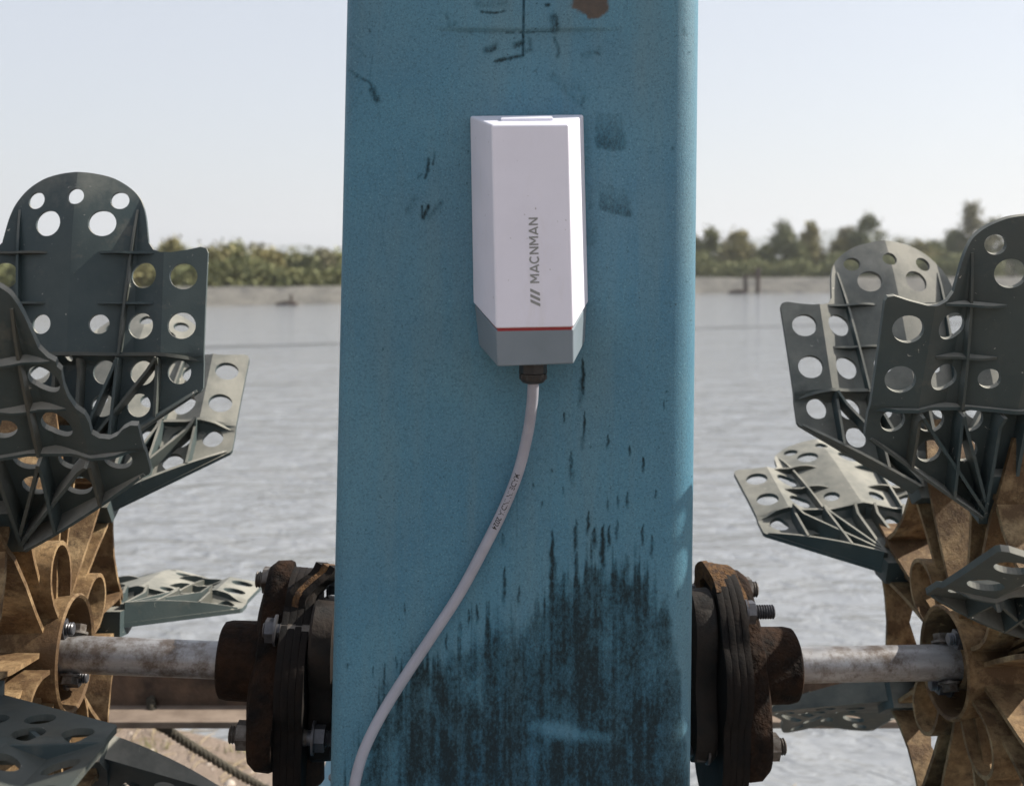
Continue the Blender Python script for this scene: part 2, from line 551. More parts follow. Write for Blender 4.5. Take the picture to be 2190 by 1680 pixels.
# ------------------------------------------------------------------ trees on the far bank
def leaf_quads(name, P, L, leaf, rg):
    n = len(P)
    u = rg.normal(size=(n, 3)); u /= np.linalg.norm(u, axis=1)[:, None]
    w = np.cross(u, rg.normal(size=(n, 3))); w /= np.linalg.norm(w, axis=1)[:, None]
    L = L[:, None]
    vv_ = np.stack([P - u * L, P + w * L * 0.5, P + u * L, P - w * L * 0.5], 1).reshape(-1, 3)
    me = bpy.data.meshes.new(name)
    me.vertices.add(4 * n); me.vertices.foreach_set('co', vv_.astype(np.float32).ravel())
    me.loops.add(4 * n); me.loops.foreach_set('vertex_index', np.arange(4 * n, dtype=np.int32))
    me.polygons.add(n); me.polygons.foreach_set('loop_start', (np.arange(n) * 4).astype(np.int32))
    me.update(calc_edges=True)
    me.materials.append(M[leaf])
    return me


def leaf_cloud(name, clumps, per, leaf, seed):
    rg = np.random.default_rng(seed)
    P = np.concatenate([np.array(c)[None] + rg.normal(size=(per, 3)) * [1, 1, 0.9] * s * 0.5 for c, s in clumps])
    P[:, 2] = np.maximum(P[:, 2], 0.05)
    return leaf_quads(name, P, rg.uniform(0.05, 0.11, len(P)), leaf, rg)


def make_tree(px, top, wpx, Y, zbase, leaf, label, seed, airy=0.0):
    rnd = random.Random(seed)
    x = (px - CX) / F * Y
    ht = HC - (top - CY) / F * Y - zbase
    rad = wpx / 2 / F * Y
    root = empty('bank_tree', (x, Y, zbase))
    tag(root, label, 'tree', 'trees on the far bank')
    tr = MB()
    lean = rnd.uniform(-0.08, 0.08) * ht
    tr.tube([(0, 0, -0.1), (lean * 0.3, 0, ht * 0.35), (lean, 0, ht * 0.85)], [0.035 * ht ** 0.7, 0.028 * ht ** 0.7, 0.008], 6)
    clumps = []
    n = int(14 + 9 * ht)
    for k in range(n):
        h = rnd.uniform(0.10, 1.0)
        prof_ = math.sin(math.pi * min(1, 0.22 + 0.78 * h) ** 0.9) ** 0.6 if h < 0.97 else 0.25
        a = rnd.uniform(0, 2 * math.pi)
        rr = rad * prof_ * rnd.uniform(0.25, 1.0)
        c = Vector((lean * h + math.cos(a) * rr, math.sin(a) * rr, h * ht * 0.97))
        clumps.append((c, rnd.uniform(0.20, 0.38) * (0.7 + 0.5 * rad)))
        if k % 2 == 0:
            b0 = Vector((lean * h * 0.6, 0, max(0.1, h * ht * 0.6)))
            tr.tube([b0, (b0 + c) / 2 + Vector((0, 0, 0.05)), c], [0.014, 0.010, 0.004], 4)
    tr.build('trunk', M['bark'], root)
    inst('crown', leaf_cloud('crown', clumps, int(150 * (1 - airy)), leaf, seed), root)


LEFT = [(90, 548, 60, 'leaf_green'), (150, 541, 55, 'leaf_dark'), (215, 545, 60, 'leaf_green'), (280, 540, 55, 'leaf_olive'), (330, 547, 50, 'leaf_green'),
        (360, 521, 34, 'leaf_olive'), (400, 545, 50, 'leaf_green'), (440, 536, 26, 'leaf_grey'), (470, 541, 46, 'leaf_olive'), (504, 530, 54, 'leaf_green'),
        (545, 536, 48, 'leaf_olive'), (578, 549, 46, 'leaf_olive'), (610, 551, 42, 'leaf_dark'), (638, 545, 30, 'leaf_olive'), (664, 558, 44, 'leaf_dark'),
        (686, 535, 28, 'leaf_grey'), (716, 538, 34, 'leaf_green'), (750, 545, 50, 'leaf_dark')]
RIGHT = [(1470, 505, 60, 'leaf_dark'), (1512, 494, 44, 'leaf_green'), (1545, 520, 42, 'leaf_grey'), (1572, 488, 40, 'leaf_olive'), (1606, 520, 36, 'leaf_grey'), (1640, 528, 54, 'leaf_green'),
         (1678, 479, 46, 'leaf_dark'), (1702, 533, 60, 'leaf_green'), (1727, 480, 32, 'leaf_olive'), (1750, 538, 48, 'leaf_olive'), (1776, 546, 44, 'leaf_green'),
         (1798, 512, 40, 'leaf_olive'), (1818, 490, 40, 'leaf_grey'), (1852, 463, 58, 'leaf_dark'), (1892, 532, 56, 'leaf_green'), (1928, 520, 50, 'leaf_grey'),
         (1972, 524, 58, 'leaf_olive'), (2000, 520, 44, 'leaf_green'), (2044, 494, 46, 'leaf_dark'), (2086, 436, 44, 'leaf_grey'), (2118, 470, 50, 'leaf_grey'), (2165, 500, 60, 'leaf_dark')]
ORD = ['first', 'second', 'third', 'fourth', 'fifth', 'sixth', 'seventh', 'eighth', 'ninth', 'tenth', 'eleventh', 'twelfth', 'thirteenth', 'fourteenth', 'fifteenth', 'sixteenth',
       'seventeenth', 'eighteenth', 'nineteenth', 'twentieth', 'twenty-first', 'twenty-second']
CLR = {'leaf_green': 'green', 'leaf_dark': 'dark green', 'leaf_olive': 'yellowish olive', 'leaf_grey': 'thin grey-green'}
SPECIAL = {1852: 'tall dark green tree above the round paddle tip, tallest in mid right bank',
           2086: 'tallest thin grey tree far right, rising beside the near right paddle',
           1678: 'tall dark green tree just right of the two bank posts',
           1727: 'slim yellowish spire-shaped tree right of the two bank posts',
           360: 'small olive treetop peeking over the left paddle shoulder',
           504: 'broadest green tree right of the big left paddle',
           1512: 'green tree right beside the right edge of the blue cover',
           750: 'dark tree at left bank half hidden by the blue cover', 716: 'green tree left bank touching the left edge of the blue cover'}
for side, lst in (('left', LEFT), ('right', RIGHT)):
    for i, (px, top, wpx, leaf) in enumerate(lst):
        x0 = (px - CX) / F * (38 if side == 'left' else 57)
        Y = far_shore(x0) + (4.2 if side == 'left' else 4.6) + random.uniform(0, 2.5)
        lab = SPECIAL.get(px, '%s tree, %s from the left on the %s far bank' % (CLR[leaf], ORD[i], side))
        make_tree(px, top, wpx * (1.12 if side == 'left' else 1.38), Y, 0.3 if side == 'left' else 0.35, leaf, lab, 100 + i + (50 if side == 'right' else 0), 0.45 if leaf == 'leaf_grey' else 0.0)

# low scrub closing the foot of the tree line
for side, x0, x1 in (('left', -18.0, -3.0), ('right', 8.0, 25.0)):
    rg = np.random.default_rng(5 if side == 'left' else 6)
    n = 26000
    x = rg.uniform(x0, x1, n)
    hm = (0.75 if side == 'left' else 1.25) * (0.30 + 1.3 * fbm(x * 0.7 + 50, x * 0 + 2.5, 41, 3))
    yfs = np.interp(x, FSX, FSY)
    me = leaf_quads('scrub', np.stack([x, yfs + rg.uniform(2.6, 4.6, n), 0.40 + rg.random(n) ** 1.3 * hm], 1), rg.uniform(0.06, 0.12, n), 'leaf_green', rg)
    tag(inst('scrub', me), 'low dark scrub at the foot of the trees on the %s far bank' % side, 'scrub', kind='stuff')

# two posts standing at the right far bank, a moored raft beside them, a stake on the left bank
for i, (px, lab) in enumerate(((1594, 'dark wooden post at the far bank, left one of the pair'), (1620, 'dark wooden post at the far bank, right one of the pair, brown top'))):
    Y = far_shore((px - CX) / F * 52) - 0.35
    p0 = at(px, 630, Y); p1 = at(px + i, 588 if i == 0 else 572, Y)
    mb = MB()
    mb.tube([p0 - Vector((0, 0, 0.4)), (p0 + p1) / 2 + Vector((0.01, 0, 0)), p1], [0.10, 0.10, 0.085], 8)
    tag(mb.build('bank_post', M['post_wood']), lab, 'post', 'posts at the far bank')
Y = far_shore(11.3) - 0.6
mb = MB()
mb.tube([at(1588, 590.5, Y + 0.1), at(1626, 588, Y + 0.1)], 0.05, 6)
tag(mb.build('cross_bar', M['post_wood']), 'dark bar laid across the two far bank posts', 'bar')
p = at(1574, 622, Y)
mb = MB()
mb.prism([(-0.34, 0.0), (0.30, -0.02), (0.36, 0.14), (0.05, 0.20), (-0.30, 0.10)], -0.25, 0.25, 'y', Matrix.Translation((p.x, p.y, 0.0)))
tag(mb.build('moored_raft', M['post_wood'], bevel=0.03), 'low dark raft moored left of the two bank posts', 'raft')
Y = far_shore((618 - CX) / F * 33) - 0.3
p = at(618, 648, Y)
st = empty('bank_stake', (p.x, p.y, 0))
tag(st, 'small dark stake on a mound at the waterline of the left bank', 'stake')
mb = MB(); mb.tube([(0.03, 0, -0.2), (0.07, 0, 0.30)], [0.05, 0.035], 6); mb.build('stake', M['post_wood'], st)
mb = MB()
for k in range(5):
    mb.lathe([(0.0, 0.09), (0.05, 0.10), (0.10, 0.05)], 7, 'z', Matrix.Translation((-0.28 + k * 0.11, 0.02 * (k % 2), -0.02 + 0.02 * (k % 3))))
mb.build('mound', M['post_wood'], st)

# cord floating across the pond
pts = []
for k in range(41):
    px = 300 + k * 48
    py = np.interp(px, [300, 450, 720, 1495, 1680, 2220], [748, 742, 735, 702, 697, 690])
    Y = HC * F / (py - CY)
    pts.append(Vector(((px - CX) / F * Y, Y, 0.004)))
mb = MB(); mb.tube(pts, 0.005, 5)
tag(mb.build('floating_cord', M['rope_fibre']), 'thin cord lying on the water right across the pond', 'cord')


# ------------------------------------------------------------------ paddle blades
def inside(poly, x, y):
    r = False
    j = len(poly) - 1
    for i in range(len(poly)):
        xi, yi = poly[i]; xj, yj = poly[j]
        if (yi > y) != (yj > y) and x < (xj - xi) * (y - yi) / (yj - yi) + xi: r = not r
        j = i
    return r


WK_U = [0.0, 0.004, 0.010, 0.030, 0.041, 0.045, 0.050, 0.062, 0.067, 0.072, 0.085, 0.100]
WK_W = [0.0060, 0.0053, 0.0038, -0.0012, -0.0044, -0.0053, -0.0040, 0.0008, 0.0026, 0.0015, -0.0015, -0.0050]


def wsheet(u, v):
    w = float(np.interp(abs(u), WK_U, WK_W))
    if v > 0.283: w -= 0.007 * ((v - 0.283) / 0.0645) ** 2          # the tongue curls back
    k = min(1.0, max(0.0, (0.2125 - v) / 0.009)); k = k * k * (3 - 2 * k)
    return w * (1 - k) + (-0.0065) * k


HOLES = [(0.0, 0.3285, 0.0061), (0.0310, 0.3265, 0.0066), (-0.0310, 0.3265, 0.0066), (0.0200, 0.3085, 0.0098), (-0.0200, 0.3085, 0.0098),
         (0.021, 0.2335, 0.0072), (-0.021, 0.2335, 0.0072)]
for s in (1, -1):
    HOLES += [(s * 0.0515, 0.2700, 0.0096), (s * 0.0812, 0.2690, 0.0098), (s * 0.0505, 0.2325, 0.0096), (s * 0.0810, 0.2325, 0.0098),
              (s * 0.0245, 0.1985, 0.0088), (s * 0.0520, 0.1980, 0.0090), (s * 0.0790, 0.1985, 0.0086), (s * 0.0240, 0.1745, 0.0084), (s * 0.0500, 0.1745, 0.0086)]
BOLT_HOLE = (0.0, 0.2095, 0.0030)
HALF = [(0.0, 0.3475), (0.012, 0.3468), (0.0232, 0.3445), (0.031, 0.3410), (0.0384, 0.3360), (0.0440, 0.3300), (0.0480, 0.3225), (0.0508, 0.3130), (0.0525, 0.3035), (0.0540, 0.2945),
        (0.0580, 0.2890), (0.0640, 0.2868), (0.072, 0.2866), (0.083, 0.2888), (0.0925, 0.2914), (0.0965, 0.2904), (0.0978, 0.2872), (0.0970, 0.240), (0.0967, 0.187), (0.0953, 0.1845),
        (0.012, 0.1290), (0.008, 0.1270), (0.0, 0.1270)]
BROKEN = [(0.0, 0.3475), (0.012, 0.3468), (0.0232, 0.3445), (0.031, 0.3410), (0.0384, 0.3360), (0.0440, 0.3300), (0.0480, 0.3225), (0.0508, 0.3130), (0.0525, 0.3035), (0.0540, 0.2945),
          (0.0585, 0.2895), (0.0630, 0.2882), (0.0628, 0.2845), (0.0650, 0.2820), (0.0640, 0.2770), (0.0632, 0.2680), (0.0640, 0.2600), (0.0665, 0.2530), (0.0705, 0.2465), (0.0715, 0.2400),
          (0.0712, 0.2300), (0.0745, 0.2255), (0.0800, 0.2232), (0.0845, 0.2250), (0.0885, 0.2295), (0.0930, 0.2318), (0.0970, 0.2305),
          (0.0967, 0.187), (0.0953, 0.1845), (0.012, 0.1290), (0.008, 0.1270), (0.0, 0.1270)]


def round_off(half):
    """finer points along the tongue's curve (the first ten points)"""
    P = [(-half[1][0], half[1][1])] + half[:10]
    c_ = catmull([Vector((p[0], p[1], 0)) for p in P], 5)[5:]
    return [(max(0.0, p.x), p.y) for p in c_] + half[10:]


def blade_mesh(name, right_half, left_half, holes):
    right_half, left_half = round_off(right_half), round_off(left_half)
    outline = [p for p in right_half] + [(-u, v) for u, v in reversed(left_half)][1:-1]
    # densify
    out = []
    for i, p in enumerate(outline):
        q = outline[(i + 1) % len(outline)]
        d = math.hypot(q[0] - p[0], q[1] - p[1])
        n = max(1, int(d / 0.006 + 0.3))
        for k in range(n): out.append((p[0] + (q[0] - p[0]) * k / n, p[1] + (q[1] - p[1]) * k / n))
    outline = out
    pts = [Vector(p) for p in outline]
    edges = [(i, (i + 1) % len(outline)) for i in range(len(outline))]
    hp = []
    for (hu, hv, hr) in holes:
        n = 26 if hr > 0.005 else 14
        c = [(hu + hr * math.cos(2 * math.pi * k / n), hv + hr * math.sin(2 * math.pi * k / n)) for k in range(n)]
        hp.append(c)
        b = len(pts)
        pts += [Vector(p) for p in c]
        edges += [(b + k, b + (k + 1) % n) for k in range(n)]
    for uu in WK_U[:-1]:
        for s in ((1, -1) if uu > 0 else (1,)):
            b = len(pts)
            ks = np.arange(0.120, 0.351, 0.005)
            pts += [Vector((s * uu, v)) for v in ks]
            edges += [(b + k, b + k + 1) for k in range(len(ks) - 1)]
    for vv in (0.283, 0.291, 0.299, 0.307, 0.315, 0.323, 0.331, 0.339, 0.2125, 0.2102, 0.2080, 0.2057, 0.2035):
        b = len(pts)
        ks = np.arange(-0.1, 0.1001, 0.01)
        pts += [Vector((u, vv)) for u in ks]
        edges += [(b + k, b + k + 1) for k in range(len(ks) - 1)]
    vs, _, fs, *_ = delaunay_2d_cdt(pts, edges, [], 0, 1e-6)
    keep = []
    for f in fs:
        cx = sum(vs[i].x for i in f) / 3; cy = sum(vs[i].y for i in f) / 3
        if not inside(outline, cx, cy): continue
        if any((cx - h[0]) ** 2 + (cy - h[1]) ** 2 < h[2] ** 2 * 0.985 and inside(c, cx, cy) for h, c in zip(holes, hp)): continue
        keep.append(tuple(f))
    used = sorted({i for f in keep for i in f})
    mp = {i: k for k, i in enumerate(used)}
    th = 0.0037
    front = [(vs[i].x, -wsheet(vs[i].x, vs[i].y), vs[i].y) for i in used]
    back = [(x, y + th, z) for x, y, z in front]
    n = len(front)
    fr = [tuple(mp[i] for i in f) for f in keep]
    cnt = {}
    for f in fr:
        for a, b in ((f[0], f[1]), (f[1], f[2]), (f[2], f[0])):
            cnt.setdefault((min(a, b), max(a, b)), []).append((a, b))
    faces = list(fr) + [(f[2] + n, f[1] + n, f[0] + n) for f in fr]
    for k, l in cnt.items():
        if len(l) == 1:
            a, b = l[0]
            faces.append((b, a, a + n, b + n))
    mb = MB(); mb.v = front + back; mb.f = faces
    return mb.mesh(name, M['paddle_plastic'], 11)


def rib_mesh(name, p0, p1, h0, h1, th=0.0022, hm=None, n=9):
    """thin rib standing on the ribbed (-Y) side along the sheet from p0 to p1"""
    d = (Vector(p1) - Vector(p0)); L = d.length; d.normalize()
    s = Vector((-d.y, d.x)) * th / 2
    vs = []
    for i in range(n):
        t_ = i / (n - 1)
        u = p0[0] + (p1[0] - p0[0]) * t_; v = p0[1] + (p1[1] - p0[1]) * t_
        w = wsheet(u, v)
        h = h0 + (h1 - h0) * t_
        if hm is not None: h = h0 * (1 - t_) * (1 - 2 * t_) + hm * 4 * t_ * (1 - t_) + h1 * t_ * (2 * t_ - 1)
        for sg in (1, -1):
            vs.append((u + sg * s.x, -(w - 0.0022), v + sg * s.y))
            vs.append((u + sg * s.x * 0.8, -(w + max(h, 0.0002)), v + sg * s.y * 0.8))
    fs = []
    for i in range(n - 1):
        k = 4 * i
        fs += [(k, k + 1, k + 5, k + 4), (k + 2, k + 6, k + 7, k + 3), (k + 1, k + 3, k + 7, k + 5), (k, k + 4, k + 6, k + 2)]
    fs += [(0, 2, 3, 1), (4 * n - 4, 4 * n - 3, 4 * n - 1, 4 * n - 2)]
    mb = MB(); mb.v = vs; mb.f = fs
    return mb.mesh(name, M['paddle_plastic'], 40)


BL = blade_mesh('blade', HALF, HALF, HOLES + [BOLT_HOLE])
BLX = blade_mesh('broken_blade', BROKEN, HALF, [h for h in HOLES if not (h[0] > 0.075 and h[1] > 0.22)] + [BOLT_HOLE])
RIBS = []
RIBS_R_UPPER = []
for s in (1, -1):
    RIBS += [('rib', rib_mesh('rib', (s * 0.0440, 0.3200), (s * 0.0365, 0.2115), 0.0004, 0.0070, hm=0.0060)),
             ('rib', rib_mesh('rib', (s * 0.0190, 0.2865), (s * 0.0590, 0.2865), 0.0003, 0.0003, hm=0.0065)),
             ('rib', rib_mesh('rib', (s * 0.0190, 0.2490), (s * 0.0600, 0.2490), 0.0003, 0.0003, hm=0.0065)),
             ('rib', rib_mesh('rib', (s * 0.0365, 0.2085), (s * 0.0330, 0.1455), 0.0120, 0.0150, 0.0026)),
             ('rib', rib_mesh('rib', (s * 0.0650, 0.2085), (s * 0.0640, 0.1660), 0.0110, 0.0100, 0.0026)),
             ('rib', rib_mesh('rib', (s * 0.0365, 0.2085), (s * 0.0100, 0.1420), 0.0120, 0.0140, 0.0026)),
             ('rib', rib_mesh('rib', (s * 0.0650, 0.2085), (s * 0.0090, 0.1340), 0.0110, 0.0150, 0.0026)),
             ('rib', rib_mesh('rib', (s * 0.0090, 0.2080), (s * 0.0090, 0.1300), 0.0110, 0.0150, 0.0030)),
             ('edge_flange', rib_mesh('edge_flange', (s * 0.0925, 0.1850), (s * 0.0110, 0.1300), 0.0010, 0.0165, 0.0026, 0.0120))]


def ledge_mesh():
    vs, fs = [], []
    us = np.linspace(-0.0935, 0.0935, 45)
    for u in us:
        v = 0.2115 - 0.004 * max(0, (abs(u) - 0.06) / 0.034) ** 1.5
        w = wsheet(u, 0.2135)
        e = 1 - max(0, (abs(u) - 0.08) / 0.0136)
        h = -0.0065 + (max(w + 0.0025, 0.0015) + 0.0065) * max(0.12, e)
        for dz in (0.0013, -0.0013):
            vs += [(u, 0.0085, v + dz), (u, -h, v + dz)]
    for i in range(len(us) - 1):
        k = 4 * i
        fs += [(k, k + 1, k + 5, k + 4), (k + 2, k + 6, k + 7, k + 3), (k + 1, k + 3, k + 7, k + 5), (k, k + 4, k + 6, k + 2)]
    n = len(us)
    fs += [(0, 2, 3, 1), (4 * n - 4, 4 * n - 3, 4 * n - 1, 4 * n - 2)]
    mb = MB(); mb.v = vs; mb.f = fs
    return mb.mesh('ledge', M['paddle_plastic'], 40)


RIBS.append(('ledge', ledge_mesh()))
mb = MB()
mb.prism([(-0.010, 0.122), (0.010, 0.122), (0.013, 0.136), (0.0095, 0.160), (-0.0095, 0.160), (-0.013, 0.136)], -0.004, 0.0165, 'y')
RIBS.append(('foot_block', mb.mesh('foot_block', M['paddle_plastic'], 30)))


# ------------------------------------------------------------------ wheels
def spoke_mesh(sg):
    """one spoke pointing up (+Z); outward is sg*X"""
    a, b = sg * -0.004, sg * 0.056
    mb = MB()
    for s in (1, -1):
        side = [(s * 0.0075, 0.036), (s * 0.0080, 0.060), (s * 0.0100, 0.095), (s * 0.0145, 0.130), (s * 0.0175, 0.142), (s * 0.0135, 0.156), (s * 0.0042, 0.186)]
        mb.wall(side, 0.0034, [sg * q for q in (-0.002, -0.002, -0.004, -0.006, -0.006, -0.002, 0.006)], [sg * q for q in (0.050, 0.044, 0.034, 0.036, 0.040, 0.040, 0.034)])
        flute = [(s * 0.0020, 0.048), (s * 0.0030, 0.090), (s * 0.0070, 0.138)]
        mb.wall(flute, 0.0026, [sg * 0.013, sg * 0.008, sg * 0.004], [sg * 0.028] * 3)
    web = [(0.0075, 0.036), (0.0080, 0.060), (0.0100, 0.095), (0.0145, 0.130), (0.0175, 0.142), (0.0135, 0.156), (0.0042, 0.186)]
    web = web + [(-y, z) for y, z in reversed(web)]
    x0, x1 = sg * 0.022, sg * 0.027
    mb.prism(web, min(x0, x1), max(x0, x1), 'x')
    mb.wall([(-0.0175, 0.142), (0.0, 0.147), (0.0175, 0.142)], 0.0034, sg * -0.004, sg * 0.040)
    return mb.mesh('spoke', M['tan_nylon'], 40)


def rim_mesh(sg):
    """rim wall between a spoke and the next one (45 degrees on), with the half-round pocket below it"""
    mb = MB()
    def pol(r, d): return (r * math.sin(R(d)), r * math.cos(R(d)))
    mb.wall([pol(0.1430, 7.0), pol(0.134, 13), pol(0.129, 22.5), pol(0.134, 32), pol(0.1430, 38.0)], 0.0034, sg * -0.005, [sg * q for q in (0.040, 0.022, 0.014, 0.022, 0.040)])
    return mb.mesh('rim_segment', M['tan_nylon'], 50)


def pocket_mesh(sg):
    mb = MB()
    c = Vector((0.062 * math.sin(R(22.5)), 0.062 * math.cos(R(22.5)))); out = c.normalized(); tn = Vector((out.y, -out.x))
    arc = [tuple(c - out * 0.026 + tn * 0.0120), tuple(c - out * 0.010 + tn * 0.0185)]
    for k in range(13):
        a = R(90 - 180 * k / 12)
        arc.append(tuple(c + out * 0.024 * math.cos(a) + tn * 0.0200 * math.sin(a)))
    arc += [tuple(c - out * 0.010 - tn * 0.0185), tuple(c - out * 0.026 - tn * 0.0120)]
    mb.wall(arc, 0.003, [sg * -0.010] * 17, [sg * 0.030] * 17)
    return mb.mesh('pocket', M['tan_nylon'], 50)


def bolt(mb_name, parent, p, d, r, L, mat, thread=None, head=0.006):
    mb = MB()
    A = axis_matrix(p, d)
    mb.lathe([(0, r * 0.55), (L, r * 0.55)], 12, 'x', A)
    mb.prism(hexpoly(r), L - head, L, 'x', A)
    mb.lathe([(L - head - 0.0016, r * 1.25), (L - head, r * 1.25)], 18, 'x', A)
    if thread:
        for k in range(int(thread / 0.0018)):
            x = L + k * 0.0018
            mb.lathe([(x, r * 0.5), (x + 0.0009, r * 0.62), (x + 0.0018, r * 0.5)], 12, 'x', A)
    return mb.build(mb_name, mat, parent, 30)


def wheel(name, label, loc, yaw, roll, sg, phi0, phis, shaft_in, broken=None, shaft_tilt=0.0):
    root = empty(name, loc, (0, roll, yaw))
    tag(root, label, 'paddle wheel', 'paddle wheels of the aerator')
    sp, rm, pk = spoke_mesh(sg), rim_mesh(sg), pocket_mesh(sg)
    for k in range(8):
        o = inst('spoke', sp, root); o.rotation_euler = (R(-(phi0 + 45 * k)), 0, 0)
        o = inst('rim_segment', rm, root); o.rotation_euler = (R(-(phi0 + 45 * k)), 0, 0)
        if k % 2: o = inst('pocket', pk, root); o.rotation_euler = (R(-(phi0 + 45 * k)), 0, 0)
    # hub cup: a round shell open towards the machine, with the shaft socket inside
    hub = MB()
    ring = [(sg * 0.050, 0.037), (sg * -0.013, 0.0415), (sg * -0.0145, 0.0400), (sg * -0.013, 0.0382), (sg * 0.020, 0.0350), (sg * 0.022, 0.0150)]
    hub.lathe(ring, 40, 'x', cap=False)
    hub.lathe([(sg * 0.022, 0.0205), (sg * -0.004, 0.0190), (sg * -0.006, 0.0165), (sg * -0.004, 0.0140)], 28, 'x', cap=False)
    hub.lathe([(sg * 0.052, 0.0365), (sg * 0.055, 0.020), (sg * 0.085, 0.018), (sg * 0.085, 0.012)], 28, 'x', cap=False)
    h = hub.build('hub', M['tan_nylon'], root, 40)
    for a in (-35, 145):
        y, z = 0.0265 * math.sin(R(a)), 0.0265 * math.cos(R(a))
        bolt('hub_bolt', h, (sg * 0.022, y, z), (-sg, 0, 0), 0.0075, 0.034, M['bolt_black'], 0.006, 0.008)
    sh = MB()
    sh.lathe([(shaft_in, 0.0129), (sg * 0.13, 0.0129)], 40, 'x')
    s_ = sh.build('shaft', M['shaft_steel'], root, 40)
    s_.rotation_euler = (0, shaft_tilt, 0)
    for k, a in ((0, 25), (1, 205)):
        d = Vector((0, math.sin(R(a)), math.cos(R(a))))
        bolt('shaft_bolt', s_, Vector((sg * -0.012, 0, 0)), d, 0.0062, 0.0205, M['bolt_steel'], None, 0.005)
    for k, ph in enumerate(phis):
        is_b = broken is not None and k == broken
        o = inst('blade', BLX if is_b else BL, root)
        o.rotation_euler = (R(-ph), 0, 0)
        if is_b: o['label'] = 'blade with its upper inner corner broken off'
        for nm, me in RIBS:
            inst(nm, me, o)
    return root


XLH, XRH = Vector((-0.3015, 0.850, HC - 0.2681)), Vector((0.3545, 0.8893, HC - 0.2868))
wheel('paddle_wheel', 'left paddle wheel with dark perforated blades on a tan hub, one blade chipped', XLH, R(0.77), R(0.0), -1, 4.7,
      [-87.5, -40.1, 7.6, 46.8, 94.1, 139.7, 184.7, 229.7], 0.135, 1, R(2.6))
wheel('paddle_wheel', 'right paddle wheel with dark perforated blades on a brown stained hub', XRH, R(3.2), 0.0, 1, -19.0,
      [-61.7, -21.4, 24.5, 69.6, 117.0, 160.5, 205.5, 250.5], -0.135)


# ------------------------------------------------------------------ couplings between gearbox and shafts
def lobed(angs, r0, r1, sharp, n=96, seed=1, rough=0.0007, squeeze=(1, 1)):
    rnd = np.random.default_rng(seed)
    jit = np.convolve(rnd.normal(0, 1, n + 6), np.ones(4) / 4, 'same')[3:3 + n]
    out = []
    for k in range(n):
        th = 2 * math.pi * k / n
        r = r0 + rough * jit[k]
        r += max(((a[1] if isinstance(a, tuple) else r1) - r0) * max(0.0, math.cos(th - R(a[0] if isinstance(a, tuple) else a))) ** sharp for a in angs)
        out.append((r * math.sin(th) * squeeze[0], r * math.cos(th) * squeeze[1]))
    return out


def ring_prism(poly, levels):
    """stack of scaled copies of a (y,z) polygon: levels [(x, scale)]"""
    mb = MB()
    n = len(poly)
    vs = [(x, y * s, z * s) for x, s in levels for y, z in poly]
    fs = []
    for i in range(len(levels) - 1):
        fs += [(i * n + k, i * n + (k + 1) % n, (i + 1) * n + (k + 1) % n, (i + 1) * n + k) for k in range(n)]
    fs += [tuple(range(n - 1, -1, -1)), tuple((len(levels) - 1) * n + k for k in range(n))]
    mb.add(vs, fs)
    return mb


def coupling(label, loc, yaw, roll, sg, out_angs, in_angs, rub_angs):
    """loc is the middle of the rubber plates; +sg*X points to the wheel"""
    root = empty('shaft_coupling', loc, (0, roll, yaw))
    tag(root, label, 'coupling', 'rubber couplings beside the gearbox')
    # wheel side iron flange with its socket
    fl = ring_prism(lobed([(a, 0.071 if abs(a) < 90 else 0.079) for a in out_angs], 0.036, 0.079, 5, seed=4), [(sg * 0.0095, 0.985), (sg * 0.012, 1.0), (sg * 0.021, 0.99), (sg * 0.026, 0.93), (sg * 0.031, 0.55)])
    f = fl.build('outer_flange', M['rust_cast'], root, 45)
    sk = MB()
    sk.lathe([(sg * 0.010, 0.034), (sg * 0.024, 0.0315), (sg * 0.029, 0.0275), (sg * 0.050, 0.0272), (sg * 0.0545, 0.0262), (sg * 0.056, 0.0235), (sg * 0.056, 0.0135)], 30, 'x')
    sk.build('socket', M['rust_cast'], f, 40)
    # laminated rubber plates cut from tyre carcass
    for i in range(4):
        x0 = sg * (-0.0095 + i * 0.0048)
        rp = ring_prism(lobed(rub_angs, 0.052, 0.07, 3, seed=20 + i, rough=0.0004), [(x0, 0.998), (x0 + sg * 0.0004, 1.0), (x0 + sg * 0.0042, 1.0), (x0 + sg * 0.0046, 0.998)])
        rp.build('rubber_plate', M['rubber'], root, 40)
    # machine side iron flange
    fi = ring_prism(lobed([(a, 0.066) for a in in_angs], 0.038, 0.066, 5, seed=9), [(sg * -0.011, 0.97), (sg * -0.013, 1.0), (sg * -0.026, 0.98), (sg * -0.030, 0.7), (sg * -0.036, 0.52)])
    g_ = fi.build('inner_flange', M['gearbox_iron'], root, 45)
    ax = MB(); ax.lathe([(sg * -0.030, 0.030), (sg * -0.075, 0.034)], 28, 'x'); ax.build('axle', M['gearbox_iron'], g_, 40)
    for k, a in enumerate(out_angs):
        p = Vector((sg * -0.012, 0.056 * math.sin(R(a)), 0.056 * math.cos(R(a))))
        bolt('bolt', root, p, (sg, 0, 0), 0.0098, 0.043 + 0.002 * k, M['bolt_steel'] if k != 1 else M['rust_bolt'], 0.006, 0.009)
        bolt('bolt', root, p, (-sg, 0, 0), 0.0090, 0.012, M['bolt_black'], 0.008, 0.007)
    for k, a in enumerate(in_angs):
        p = Vector((sg * 0.010, 0.050 * math.sin(R(a)), 0.050 * math.cos(R(a))))
        bolt('bolt', root, p, (-sg, 0, 0), 0.0098, 0.046, M['bolt_steel'] if k else M['bolt_black'], 0.010, 0.009)
        bolt('bolt', root, p, (sg, 0, 0), 0.0085, 0.010, M['bolt_black'], 0.016 if sg > 0 and k == 2 else 0.002, 0.006)
    return root


